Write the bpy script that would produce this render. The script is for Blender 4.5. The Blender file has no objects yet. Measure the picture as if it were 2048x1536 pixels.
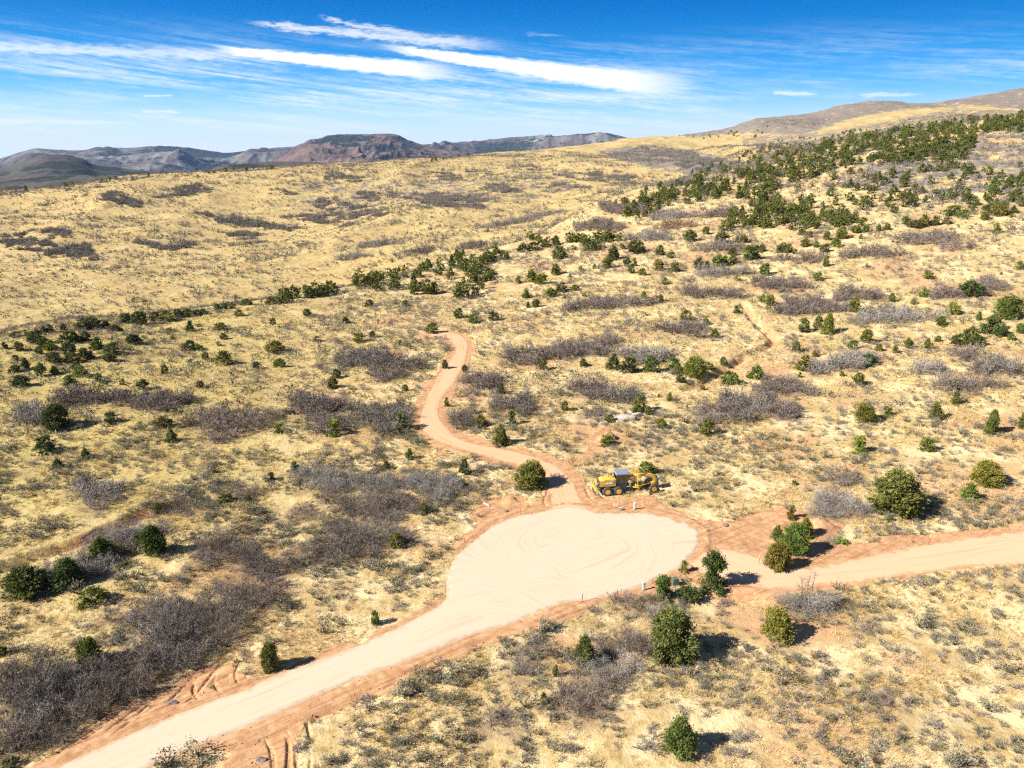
import bpy, math, random
import numpy as np
from mathutils import Vector, Matrix
from mathutils.geometry import delaunay_2d_cdt

SC = bpy.context.scene
COL = SC.collection
rad = math.radians

# ------------------------------------------------------------------ camera
CAM_H = 46.0
PITCH = rad(17.9)
FPX = 1420.0            # focal length in pixels of the 2048 wide photograph
cd = bpy.data.cameras.new('camera'); cam = bpy.data.objects.new('camera', cd); COL.objects.link(cam)
cam.location = (0, 0, CAM_H); cam.rotation_euler = (math.pi/2 - PITCH, 0, 0)
cd.sensor_width = 36; cd.lens = FPX/2048*36; cd.clip_start = 0.5; cd.clip_end = 40000
SC.camera = cam

# ------------------------------------------------------------------ light
SC.view_settings.view_transform = 'Standard'; SC.view_settings.look = 'None'
SC.view_settings.gamma = 1; SC.view_settings.use_curve_mapping = False
SC.view_settings.exposure = 1.10
SC.cycles.use_denoising = False; SC.cycles.filter_width = 1.25
SUN_EL = rad(36)
SH = rad(20)                                  # shadows fall towards +x, a little away from the camera
ldir = Vector((math.cos(SH)*math.cos(SUN_EL), math.sin(SH)*math.cos(SUN_EL), -math.sin(SUN_EL)))
sd = bpy.data.lights.new('sun', 'SUN'); sun = bpy.data.objects.new('sun', sd); COL.objects.link(sun)
sd.energy = 5.0; sd.angle = rad(0.5); sd.color = (1.0, 0.94, 0.84)
sun.rotation_euler = ldir.to_track_quat('-Z', 'Y').to_euler(); sun.location = (-60, -20, 90)

# ------------------------------------------------------------------ node helpers
class T:
    def __init__(s, tree): s.t = tree
    def n(s, typ, ins=None, out=0, **props):
        nd = s.t.nodes.new(typ)
        for k, v in props.items(): setattr(nd, k, v)
        for k, v in (ins or {}).items():
            if isinstance(v, bpy.types.NodeSocket): s.t.links.new(v, nd.inputs[k])
            else: nd.inputs[k].default_value = v
        return nd.outputs[out]
    def m(s, op, a, b=0.0, c=0.0, clamp=False):
        return s.n('ShaderNodeMath', {0: a, 1: b, 2: c}, operation=op, use_clamp=clamp)
    def mix(s, f, a, b, mode='MIX'):
        a = (*a, 1) if isinstance(a, tuple) and len(a) == 3 else a
        b = (*b, 1) if isinstance(b, tuple) and len(b) == 3 else b
        return s.n('ShaderNodeMix', {0: f, 6: a, 7: b}, out=2, data_type='RGBA', blend_type=mode)
    def noise(s, vec, scale, detail=4.0, rough=0.55, out=0, dist=0.0):
        return s.n('ShaderNodeTexNoise', {'Vector': vec, 'Scale': scale, 'Detail': detail, 'Roughness': rough, 'Distortion': dist}, out=out)
    def ss(s, x, a, b, lo=0.0, hi=1.0):
        return s.n('ShaderNodeMapRange', {0: x, 1: a, 2: b, 3: lo, 4: hi}, interpolation_type='SMOOTHSTEP')
    def lin(s, x, a, b, lo=0.0, hi=1.0):
        return s.n('ShaderNodeMapRange', {0: x, 1: a, 2: b, 3: lo, 4: hi})
    def attr(s, name, out=2): return s.n('ShaderNodeAttribute', {}, out=out, attribute_name=name)
    def pos(s): return s.n('ShaderNodeNewGeometry')
    def vmap(s, v, loc=(0, 0, 0), rot=(0, 0, 0), sc=(1, 1, 1)):
        return s.n('ShaderNodeMapping', {0: v, 1: loc, 2: rot, 3: sc})

# ------------------------------------------------------------------ sky
w = bpy.data.worlds.new('World'); SC.world = w; w.use_nodes = True
wt = w.node_tree; wt.nodes.clear(); k = T(wt)
sky = k.n('ShaderNodeTexSky', sky_type='NISHITA', sun_disc=False, sun_elevation=SUN_EL,
          sun_rotation=math.atan2(-ldir.x, -ldir.y) , altitude=2200, air_density=1.0, dust_density=0.4, ozone_density=3.0)
gen = k.n('ShaderNodeTexCoord', out=0)
sep = wt.nodes.new('ShaderNodeSeparateXYZ'); wt.links.new(gen, sep.inputs[0])
X, Y, Z = sep.outputs
az = k.m('ARCTAN2', X, Y)                     # 0 straight ahead, + to the right
hor = k.m('SQRT', k.m('ADD', k.m('MULTIPLY', X, X), k.m('MULTIPLY', Y, Y)))
el = k.m('ARCTAN2', Z, hor)
ramp = wt.nodes.new('ShaderNodeValToRGB')
elr = k.lin(el, rad(-2), rad(40)); wt.links.new(elr, ramp.inputs[0])
cr = ramp.color_ramp; cr.interpolation = 'B_SPLINE'
WS = 0.05
GAIN = 0.85/WS
stops = [(-2, (.36, .57, .80)), (0.5, (.30, .54, .80)), (2.2, (.20, .43, .70)), (4.2, (.105, .35, .66)), (6.2, (.02, .225, .54)), (8.2, (.005, .145, .42)), (10.5, (.0, .10, .36)), (18, (.0, .06, .28)), (40, (.01, .08, .28))]
def rp(e): return (e+2)/42
cr.elements[0].position = 0; cr.elements[0].color = (*stops[0][1], 1)
cr.elements[1].position = 1; cr.elements[1].color = (*stops[-1][1], 1)
for e, c in stops[1:-1]:
    x = cr.elements.new(rp(e)); x.color = (*c, 1)
grad = k.n('ShaderNodeVectorMath', {0: ramp.outputs[0], 3: GAIN}, operation='SCALE')
wsky = k.ss(el, rad(12), rad(45))
skyc = k.mix(wsky, grad, sky)
# cirrus: streaks in a direction frame of azimuth and elevation (degrees)
azd = k.m('DEGREES', az); eld = k.m('DEGREES', el)
def px_dir(u, v):
    a = (u-1024)/FPX; b = (v-768)/FPX
    d = (a, math.cos(PITCH)-b*math.sin(PITCH), -math.sin(PITCH)-b*math.cos(PITCH))
    return math.degrees(math.atan2(d[0], d[1])), math.degrees(math.atan2(d[2], math.hypot(d[0], d[1])))
def comb(x, y, z=0.0): return k.n('ShaderNodeCombineXYZ', {0: x, 1: y, 2: z})
wob = k.noise(comb(k.m('MULTIPLY', azd, .12), k.m('MULTIPLY', eld, .9)), 1.6, 5, .6)
wob2 = k.noise(comb(k.m('MULTIPLY', azd, .5), k.m('MULTIPLY', eld, 2.2), 7.0), 1.7, 6, .65)
tilt = k.m('ADD', eld, k.m('MULTIPLY', azd, .10))
st1 = k.noise(comb(k.m('MULTIPLY', azd, .055), k.m('MULTIPLY', tilt, 1.3), 3.0), 1.5, 8, .62, dist=.25)
st2 = k.noise(comb(k.m('MULTIPLY', azd, .05), k.m('MULTIPLY', eld, .45), 11.0), 1.3, 4, .55)
def streak(p0, p1, t0, t1, soft, wb=0.5, amt=1.0):
    (a0, e0), (a1, e1) = px_dir(*p0), px_dir(*p1)
    tt = k.m('DIVIDE', k.m('SUBTRACT', azd, a0), a1-a0)
    line = k.m('MULTIPLY_ADD', tt, e1-e0, e0)
    dd = k.m('ADD', k.m('SUBTRACT', eld, line), k.m('MULTIPLY', k.m('SUBTRACT', wob2, .5), wb))
    wid = k.m('MULTIPLY_ADD', tt, t1-t0, t0)
    dens = k.m('SUBTRACT', 1.0, k.m('DIVIDE', k.m('ABSOLUTE', dd), wid))
    ends = k.m('MULTIPLY', k.ss(tt, -.05, .12), k.ss(tt, 1.08, .72))
    return k.m('MULTIPLY', k.m('MULTIPLY', k.ss(dens, 0.0, soft), ends), amt)
parts = [streak((425, 96), (925, 148), .30, .90, .55, .55, 1.05),
         streak((770, 94), (1400, 178), .30, 1.25, .60, .62, 1.05),
         streak((500, 45), (1010, 92), .30, .70, 1.0, 1.1, .7),
         streak((640, 36), (880, 80), .22, .50, 1.0, 1.1, .6),
         streak((-150, 86), (560, 112), .6, .7, 1.3, 1.2, .7),
         streak((-200, 238), (300, 246), .30, .15, 1.0, .35, .6),
         streak((1545, 186), (1635, 188), .25, .28, 1.0, .5, .65),
         streak((1715, 190), (1850, 189), .25, .25, 1.0, .6, .5),
         streak((1050, 190), (1560, 196), .8, .5, 1.3, 1.0, .4),
         streak((285, 192), (350, 190), .12, .12, 1.0, .4, .6),
         streak((280, 222), (370, 224), .22, .12, 1.0, .6, .6),
         streak((1050, 68), (1140, 72), .2, .1, 1.0, .6, .22)]
veil = k.m('MULTIPLY', k.ss(k.m('MULTIPLY_ADD', k.m('SUBTRACT', wob2, .5), .35, st1), .36, .68), k.m('MULTIPLY', k.ss(eld, 9.3, 4.5), k.ss(st2, .30, .62)))
veil = k.m('MULTIPLY', veil, k.lin(azd, -10, 26, .68, .5))
haz = k.m('MULTIPLY', k.ss(eld, 4.8, .0), .84)
cl = parts[0]
for p in parts[1:]: cl = k.m('MAXIMUM', cl, p)
fib = k.noise(comb(k.m('MULTIPLY', azd, .16), k.m('MULTIPLY', k.m('MULTIPLY_ADD', azd, .16, eld), 3.2), 21.0), 1.8, 9, .68, dist=.5)
cl = k.m('MULTIPLY', cl, k.ss(k.m('MULTIPLY_ADD', cl, .55, fib), .38, .72)); veil = k.m('MULTIPLY', veil, k.lin(fib, .3, .65, .45, 1.15))
one = k.m('SUBTRACT', 1.0, k.m('MULTIPLY', k.m('SUBTRACT', 1.0, cl), k.m('MULTIPLY', k.m('SUBTRACT', 1.0, veil), k.m('SUBTRACT', 1.0, haz))), clamp=True)
cloudc = k.mix(k.ss(eld, 4.5, .5), (.60*GAIN, .62*GAIN, .64*GAIN), (.50*GAIN, .535*GAIN, .575*GAIN))
skyc = k.mix(one, skyc, cloudc)
bg = wt.nodes.new('ShaderNodeBackground'); wt.links.new(skyc, bg.inputs[0]); bg.inputs[1].default_value = WS
# the gradient above is written for this strength and the exposure
wo = wt.nodes.new('ShaderNodeOutputWorld'); wt.links.new(bg.outputs[0], wo.inputs[0])
GAIN_NOTE = 'radiance = colour * GAIN * 0.15'

# ------------------------------------------------------------------ object helpers
def tag(o, label=None, cat=None, group=None, kind=None):
    if label: o['label'] = label
    if cat: o['category'] = cat
    if group: o['group'] = group
    if kind: o['kind'] = kind
    return o
def obj(name, me, parent=None, mat=None):
    o = bpy.data.objects.new(name, me); COL.objects.link(o)
    if mat is not None: me.materials.append(mat)
    if parent is not None: o.parent = parent
    return o
def empty(name, loc=(0, 0, 0), rz=0.0):
    o = bpy.data.objects.new(name, None); COL.objects.link(o); o.location = loc; o.rotation_euler = (0, 0, rz); o.empty_display_size = .3
    return o
def npmesh(name, co, faces, attrs=None, smooth=False):
    """co (N,3); faces (F,3) or (F,4) int array; attrs {name: (N,) float}"""
    me = bpy.data.meshes.new(name); n, f, q = len(co), len(faces), faces.shape[1]
    me.vertices.add(n); me.vertices.foreach_set('co', np.ascontiguousarray(co, np.float32).ravel())
    me.loops.add(f*q); me.loops.foreach_set('vertex_index', np.ascontiguousarray(faces, np.int32).ravel())
    me.polygons.add(f); me.polygons.foreach_set('loop_start', np.arange(0, f*q, q, dtype=np.int32))
    me.polygons.foreach_set('loop_total', np.full(f, q, np.int32))
    me.polygons.foreach_set('use_smooth', np.full(f, smooth, bool))
    for k_, v_ in (attrs or {}).items():
        a = me.attributes.new(k_, 'FLOAT', 'POINT'); a.data.foreach_set('value', np.ascontiguousarray(v_, np.float32))
    me.update(); return me
def trimesh(name, tris, attrs=None, mat=None):
    """tris (F,3,3) loose triangles; attrs per triangle"""
    f = len(tris); me = npmesh(name, tris.reshape(-1, 3), np.arange(f*3).reshape(-1, 3), {a: np.repeat(v, 3) for a, v in (attrs or {}).items()})
    return me

# ------------------------------------------------------------------ noise
def _hash(i, j, seed):
    h = (i.astype(np.int64)*374761393 + j.astype(np.int64)*668265263 + seed*974634777) & 0xffffffff
    h = ((h ^ (h >> 13))*1274126177) & 0xffffffff
    h = (h ^ (h >> 16))
    return (h & 0xffffff)/float(0xffffff)
def vnoise(x, y, seed=0):
    i = np.floor(x); j = np.floor(y); fx = x-i; fy = y-j
    fx = fx*fx*fx*(fx*(fx*6-15)+10); fy = fy*fy*fy*(fy*(fy*6-15)+10)
    a = _hash(i, j, seed); b = _hash(i+1, j, seed); c = _hash(i, j+1, seed); d = _hash(i+1, j+1, seed)
    return (a+(b-a)*fx)*(1-fy)+(c+(d-c)*fx)*fy
def fbm(x, y, octv=4, seed=0, gain=.5):
    s = 0; a = 1; t = 0
    for o in range(octv):
        s = s+a*vnoise(x*2**o+o*17.3, y*2**o-o*9.1, seed+o); t += a; a *= gain
    return s/t
def ridged(x, y, octv=4, seed=0, gain=.5):
    s = 0; a = 1; t = 0
    for o in range(octv):
        s = s+a*(1-np.abs(2*vnoise(x*2**o+o*11.7, y*2**o+o*5.3, seed+o)-1)); t += a; a *= gain
    return s/t
def sstep(x, a, b):
    t = np.clip((x-a)/(b-a), 0, 1); return t*t*(3-2*t)

# ------------------------------------------------------------------ terrain
def ray(u, v):
    u = np.asarray(u, float); v = np.asarray(v, float)
    a = (u-1024)/FPX; b = (v-768)/FPX
    return a, math.cos(PITCH)-b*math.sin(PITCH), -math.sin(PITCH)-b*math.cos(PITCH)
def line_uvd(pts):
    """feature line of the land: (u, v, distance) -> azimuth, distance, height"""
    out = []
    for u, v, d in pts:
        a, f, z = ray(u, v); h = math.hypot(a, f)
        out.append((math.atan2(a, f), d, CAM_H+z/h*d))
    return np.array(out)
def line_udz(pts, vref):
    out = []
    for u, d, z in pts:
        a, f, _ = ray(u, vref); out.append((math.atan2(a, f), d, z))
    return np.array(out)
LINES = [
    line_udz([(0, 4, -1.5), (2048, 4, -1)], 1400),
    line_udz([(0, 45, -.6), (1024, 45, 0), (2048, 45, 0)], 1400),
    line_udz([(0, 80, -.3), (1024, 80, 0), (2048, 80, .4)], 1100),
    line_udz([(0, 150, .6), (550, 160, .8), (860, 165, .8), (1100, 165, 1.2), (1500, 165, 2.5), (2048, 165, 5)], 760),
    line_udz([(0, 195, 1.6), (550, 205, 1.5), (860, 225, 1.8), (1100, 240, 4.5), (1500, 280, 13), (2048, 300, 21)], 560),
    line_uvd([(0, 677, 222), (140, 652, 226), (300, 637, 232), (550, 604, 246), (700, 577, 265), (860, 540, 295), (1000, 497, 335), (1100, 458, 380), (1200, 402, 440), (1350, 360, 490), (1500, 324, 530), (1640, 289, 560), (1850, 257, 575), (2048, 234, 585)]),
    line_udz([(0, 350, -31), (550, 370, -27), (860, 380, -14), (1000, 410, -6), (1100, 460, -1), (1200, 520, 2), (1350, 590, 14), (1500, 640, 24), (1640, 700, 34), (1850, 740, 50), (2048, 760, 62)], 500),
    line_uvd([(0, 590, 440), (550, 540, 450), (860, 490, 455), (1000, 460, 490), (1100, 440, 530), (1250, 380, 640), (1350, 352, 720), (1500, 318, 800), (1640, 292, 860), (1850, 262, 900), (2048, 242, 920)]),
    line_uvd([(0, 490, 590), (550, 430, 640), (860, 390, 690), (1000, 370, 720), (1100, 350, 780), (1250, 326, 860), (1350, 312, 930), (1500, 292, 1020), (1640, 278, 1080), (1760, 250, 1110), (1850, 232, 1130), (1930, 225, 1140), (2048, 233, 1150)]),
    line_uvd([(0, 384, 850), (150, 365, 860), (300, 347, 880), (450, 340, 900), (640, 327, 930), (870, 319, 990), (950, 309, 1040), (1100, 302, 1180), (1250, 294, 1250), (1400, 292, 1350), (1500, 280, 1420), (1640, 258, 1450), (1760, 244, 1450), (1850, 234, 1450), (2048, 225, 1480)]),
    line_uvd([(0, 392, 1150), (300, 358, 1150), (640, 334, 1200), (870, 322, 1260), (1000, 308, 1400), (1100, 298, 1500), (1180, 288, 1600), (1250, 277, 1700), (1330, 273, 1760), (1400, 264, 1800), (1460, 256, 1830), (1510, 239, 1850), (1560, 233, 1870), (1620, 228, 1900), (1690, 210, 1920), (1760, 204, 1950), (1840, 208, 1980), (1900, 201, 2050), (1980, 190, 2150), (2048, 180, 2250), (2200, 165, 2300)]),
    line_udz([(0, 1700, -75), (640, 1800, -70), (1000, 2100, -60), (1300, 2600, -40), (2048, 3400, 120)], 300),
    line_udz([(0, 3200, -90), (2048, 5200, -60)], 300),
    line_udz([(0, 14000, -100), (2048, 14000, -100)], 300),
]
def _mono(xk, yk, q):
    """pchip on 1-D knots"""
    h = np.diff(xk); s = np.diff(yk)/h; m = np.zeros(len(xk))
    same = s[:-1]*s[1:] > 0
    w1 = 2*h[1:]+h[:-1]; w2 = h[1:]+2*h[:-1]
    with np.errstate(all='ignore'): mm = (w1+w2)/(w1/s[:-1]+w2/s[1:])
    m[1:-1] = np.where(same, mm, 0); m[0] = s[0]*.5; m[-1] = s[-1]*.5
    q = np.clip(q, xk[0], xk[-1]); i = np.clip(np.searchsorted(xk, q)-1, 0, len(h)-1)
    t = (q-xk[i])/h[i]; t2 = t*t; t3 = t2*t
    return (2*t3-3*t2+1)*yk[i]+(t3-2*t2+t)*h[i]*m[i]+(-2*t3+3*t2)*yk[i+1]+(t3-t2)*h[i]*m[i+1]
# tabulate the base height on an (azimuth, log distance) grid
NA, NR = 1441, 1400
AZT = np.radians(np.linspace(-60, 60, NA)); LRT = np.linspace(math.log(4), math.log(14000), NR)
DK = np.stack([_mono(l[:, 0], l[:, 1], AZT) if len(l) > 2 else np.interp(AZT, l[:, 0], l[:, 1]) for l in LINES], 1)
ZK = np.stack([_mono(l[:, 0], l[:, 2], AZT) if len(l) > 2 else np.interp(AZT, l[:, 0], l[:, 2]) for l in LINES], 1)
# soften the kinks of the land across azimuth
def smooth1(a, n):
    kern = np.hanning(n+2)[1:-1]; kern /= kern.sum()
    return np.stack([np.convolve(np.pad(a[:, c], n//2, mode='edge'), kern, 'valid') for c in range(a.shape[1])], 1)
DK = smooth1(DK, 25); ZK = smooth1(ZK, 25)
BASE = np.stack([_mono(DK[i], ZK[i], np.exp(LRT)) for i in range(NA)], 0)
CRESTD = DK[:, 5]
def hbase(x, y):
    x = np.asarray(x, float); y = np.asarray(y, float)
    a = np.arctan2(x, y); lr = np.log(np.maximum(np.hypot(x, y), 4.0))
    fa = np.clip((a-AZT[0])/(AZT[1]-AZT[0]), 0, NA-1.001); fr = np.clip((lr-LRT[0])/(LRT[1]-LRT[0]), 0, NR-1.001)
    i = fa.astype(int); j = fr.astype(int); fa = fa-i; fr = fr-j
    return (BASE[i, j]*(1-fr)+BASE[i, j+1]*fr)*(1-fa)+(BASE[i+1, j]*(1-fr)+BASE[i+1, j+1]*fr)*fa
def cast(u, v, hf=None, dmin=20., dmax=4000., n=700):
    """pixels of the photograph -> points on the land (x, y, z); misses give nan"""
    hf = hf or hbase
    a, f, z = ray(u, v); a = np.atleast_1d(a); f = np.atleast_1d(f); z = np.atleast_1d(z)
    h = np.hypot(a, f); sx, sy, sz = a/h, f/h, z/h
    D = np.exp(np.linspace(math.log(dmin), math.log(dmax), n)); out = np.full((len(h), 3), np.nan)
    for s in range(0, len(h), 2000):
        e = slice(s, s+2000)
        px = sx[e, None]*D; py = sy[e, None]*D; gap = CAM_H+sz[e, None]*D-hf(px, py)
        hit = gap < 0; first = hit.argmax(1); ok = hit.any(1) & (first > 0)
        r = np.nonzero(ok)[0]; j = first[r]; g0 = gap[r, j-1]; g1 = gap[r, j]; t = g0/(g0-g1)
        d = D[j-1]+(D[j]-D[j-1])*t
        X_ = sx[e][r]*d; Y_ = sy[e][r]*d
        out[s+r, 0] = X_; out[s+r, 1] = Y_; out[s+r, 2] = hf(X_, Y_)
    return out
def castpoly(pts): p = cast([a for a, _ in pts], [b for _, b in pts]); return p[~np.isnan(p[:, 0]), :2]
def inpoly(x, y, P):
    inside = np.zeros(x.shape, bool); n = len(P)
    for i in range(n):
        x0, y0 = P[i]; x1, y1 = P[(i+1) % n]
        if y0 == y1: continue
        c = ((y0 > y) != (y1 > y)) & (x < (x1-x0)*(y-y0)/(y1-y0)+x0); inside ^= c
    return inside
def segdist(x, y, P, closed=False, want_t=False):
    best = np.full(x.shape, 1e9); bt = np.zeros(x.shape); L = 0; n = len(P)
    for i in range(n if closed else n-1):
        x0, y0 = P[i]; x1, y1 = P[(i+1) % n]; dx, dy = x1-x0, y1-y0; l2 = dx*dx+dy*dy+1e-12
        t = np.clip(((x-x0)*dx+(y-y0)*dy)/l2, 0, 1); d = np.hypot(x-x0-t*dx, y-y0-t*dy)
        m = d < best; best = np.where(m, d, best)
        if want_t: bt = np.where(m, L+t*math.sqrt(l2), bt)
        L += math.sqrt(l2)
    return (best, bt) if want_t else best
def sdist(x, y, P):
    d = segdist(x, y, P, True); return np.where(inpoly(x, y, P), -d, d)
def near(x, y, P, pad):          # cheap box test
    lo = P.min(0)-pad; hi = P.max(0)+pad
    return (x > lo[0]) & (x < hi[0]) & (y > lo[1]) & (y < hi[1])
def boxed(x, y, P, pad, fn, default):
    out = np.full(x.shape, float(default)); m = near(x, y, P, pad)
    if m.any(): out[m] = fn(x[m], y[m])
    return out

ROAD = castpoly([(-330, 1745), (-100, 1640), (107, 1536), (200, 1492), (320, 1440), (435, 1395), (490, 1377), (540, 1352), (630, 1320), (725, 1285), (800, 1250), (870, 1215), (890, 1196), (889, 1165), (896, 1135), (908, 1113), (929, 1094), (959, 1071), (982, 1051), (1011, 1039), (1038, 1029), (1076, 1024), (1111, 1015), (1138, 1012), (1164, 1015), (1193, 1024), (1246, 1025), (1290, 1024), (1312, 1026), (1318, 1031), (1334, 1032), (1352, 1037), (1356, 1043), (1372, 1042), (1383, 1047), (1385, 1054), (1396, 1056), (1405, 1066), (1400, 1074), (1405, 1082), (1398, 1097), (1380, 1118), (1357, 1141), (1310, 1160), (1295, 1172), (1240, 1188), (1193, 1200), (1143, 1205), (1087, 1221), (1024, 1250), (950, 1270), (875, 1300), (800, 1330), (700, 1365), (600, 1410), (500, 1455), (400, 1492), (300, 1534), (60, 1650), (-330, 1850)])
DIRT = [castpoly([(-300, 1650), (-100, 1590), (55, 1528), (135, 1472), (210, 1430), (280, 1390), (310, 1365), (370, 1334), (415, 1320), (470, 1318), (500, 1345), (530, 1342), (560, 1325), (620, 1300), (670, 1276), (720, 1277), (780, 1245), (850, 1212), (885, 1185), (930, 1200), (900, 1225), (700, 1310), (400, 1430), (150, 1536), (-200, 1700)]),
        castpoly([(1244, 1202), (1214, 1215), (1164, 1232), (1099, 1257), (1024, 1284), (970, 1298), (900, 1330), (825, 1365), (725, 1410), (650, 1430), (608, 1445), (600, 1490), (597, 1600), (380, 1640), (400, 1560), (430, 1520), (380, 1510), (330, 1530), (100, 1680), (0, 1700), (300, 1500), (600, 1390), (900, 1270), (1200, 1170)]),
        castpoly([(885, 1170), (908, 1098), (948, 1058), (935, 1012), (985, 990), (1050, 1008), (1092, 985), (1100, 952), (1075, 925), (1150, 912), (1175, 950), (1190, 985), (1240, 1000), (1320, 990), (1335, 1012), (1390, 1036), (1440, 1040), (1500, 1015), (1560, 1003), (1605, 1020), (1645, 1036), (1662, 1075), (1722, 1078), (1850, 1062), (2048, 1046), (2200, 1040), (2200, 1140), (2048, 1136), (1900, 1148), (1750, 1172), (1650, 1184), (1570, 1192), (1500, 1202), (1440, 1192), (1370, 1165), (1340, 1190), (1244, 1202), (1150, 1180)]),
        castpoly([(1150, 912), (1165, 890), (1190, 862), (1225, 855), (1235, 880), (1215, 900), (1180, 918), (1150, 940)]),
        castpoly([(840, 830), (850, 850), (848, 880), (862, 905), (880, 890), (870, 840)]),
        castpoly([(840, 800), (850, 760), (870, 752), (868, 800)])]
SOFT = [castpoly([(1500, 640), (1545, 615), (1562, 640), (1580, 690), (1560, 705), (1530, 700), (1505, 680)]),
        castpoly([(1360, 790), (1385, 770), (1440, 745), (1500, 700), (1570, 690), (1560, 720), (1480, 750), (1420, 790), (1400, 900), (1370, 900), (1380, 840)]),
        castpoly([(330, 1060), (370, 1035), (430, 1050), (420, 1090), (340, 1095)]),
        castpoly([(960, 885), (1060, 885), (1090, 900), (1080, 920), (960, 900)])]
CUT = castpoly([(1445, 1095), (1510, 1108), (1570, 1132), (1640, 1132), (1700, 1118), (1760, 1104), (1830, 1090), (1900, 1078), (1980, 1068), (2048, 1060), (2200, 1046), (2200, 1128), (2048, 1129), (1950, 1134), (1830, 1149), (1700, 1168), (1620, 1177), (1540, 1180), (1490, 1172), (1440, 1160), (1400, 1146), (1375, 1128), (1400, 1104)])
TRACK = castpoly([(1142, 1030), (1130, 990), (1112, 950), (1085, 930), (1040, 918), (1000, 908), (940, 894), (895, 878), (870, 857), (860, 836), (865, 805), (885, 770), (905, 738), (920, 712), (923, 692), (910, 675), (885, 669), (858, 671)])
FAINT = castpoly([(862, 669), (800, 656), (720, 645), (655, 632), (600, 618), (545, 614), (510, 622)])
def catmull(P, per=8):
    Q = np.vstack([2*P[0]-P[1], P, 2*P[-1]-P[-2]]); out = []
    for i in range(1, len(Q)-2):
        for t in np.linspace(0, 1, per, endpoint=False):
            out.append(.5*((2*Q[i])+(-Q[i-1]+Q[i+1])*t+(2*Q[i-1]-5*Q[i]+4*Q[i+1]-Q[i+2])*t*t+(-Q[i-1]+3*Q[i]-3*Q[i+1]+Q[i+2])*t**3))
    return np.array(out+[P[-1]])
TRACK = catmull(TRACK, 5)
GUL = [(castpoly([(0, 1138), (60, 1118), (110, 1100), (160, 1085), (205, 1068), (250, 1048), (300, 1026), (345, 1012), (400, 1000)]), 1.7, 1.0),
       (castpoly([(1490, 610), (1500, 628), (1522, 655), (1548, 680), (1530, 694), (1492, 714), (1462, 732), (1420, 752), (1375, 775)]), 1.8, 1.0),
       (castpoly([(740, 945), (780, 930), (830, 915), (880, 905)]), 1.2, .7)]
MOUND = [(*castpoly([(1213, 880)])[0], 2.2, 1.1), (*castpoly([(1222, 875)])[0], 1.5, .6), (*castpoly([(1020, 1000)])[0], 1.4, .5), (*castpoly([(1640, 1050)])[0], 2.2, .9)]
def masks(x, y):
    """bare red soil, made surfaces (flat)"""
    shp = x.shape; x = x.ravel(); y = y.ravel()
    dirt = np.zeros(x.shape); nr_ = np.hypot(x, y) < 330; xo, yo = x, y; x = x.copy(); y = y.copy()
    x[nr_] = xo[nr_]+2.4*(fbm(xo[nr_]/3.2, yo[nr_]/3.2, 3, 15)-.5); y[nr_] = yo[nr_]+2.4*(fbm(xo[nr_]/3.2, yo[nr_]/3.2, 3, 16)-.5)
    for P in DIRT: dirt = np.maximum(dirt, boxed(x, y, P, 3, lambda a, b: 1-sstep(sdist(a, b, P), -1.5, .7), 0))
    for P in SOFT: dirt = np.maximum(dirt, .6*boxed(x, y, P, 8, lambda a, b: (1-sstep(sdist(a, b, P), -4, 3))*sstep(fbm(a/4, b/4, 2, 18), .38, .6), 0))
    dirt = np.maximum(dirt, boxed(x, y, TRACK, 9, lambda a, b: 1-sstep(segdist(a, b, TRACK), 2.3, 4.4), 0))
    dirt = np.maximum(dirt, .36*boxed(x, y, FAINT, 9, lambda a, b: 1-sstep(segdist(a, b, FAINT), 1.6, 4), 0))
    for P, dep, wd in GUL: dirt = np.maximum(dirt, .72*boxed(x, y, P, 9, lambda a, b: (1-sstep(segdist(a, b, P), wd*.4, wd*2.2))*sstep(fbm(a/5, b/5, 2, 19), .32, .55), 0))
    for mx, my, r, _ in MOUND: dirt = np.maximum(dirt, 1-sstep(np.hypot(x-mx, y-my), r*.9, r*1.6))
    x, y = xo, yo
    flat = boxed(x, y, ROAD, 5, lambda a, b: 1-sstep(sdist(a, b, ROAD), .2, 3.5), 0)
    flat = np.maximum(flat, boxed(x, y, CUT, 5, lambda a, b: 1-sstep(sdist(a, b, CUT), .2, 3), 0))
    flat = np.maximum(flat, boxed(x, y, TRACK, 9, lambda a, b: 1-sstep(segdist(a, b, TRACK), 2.6, 5), 0))
    return dirt.reshape(shp), flat.reshape(shp)
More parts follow.
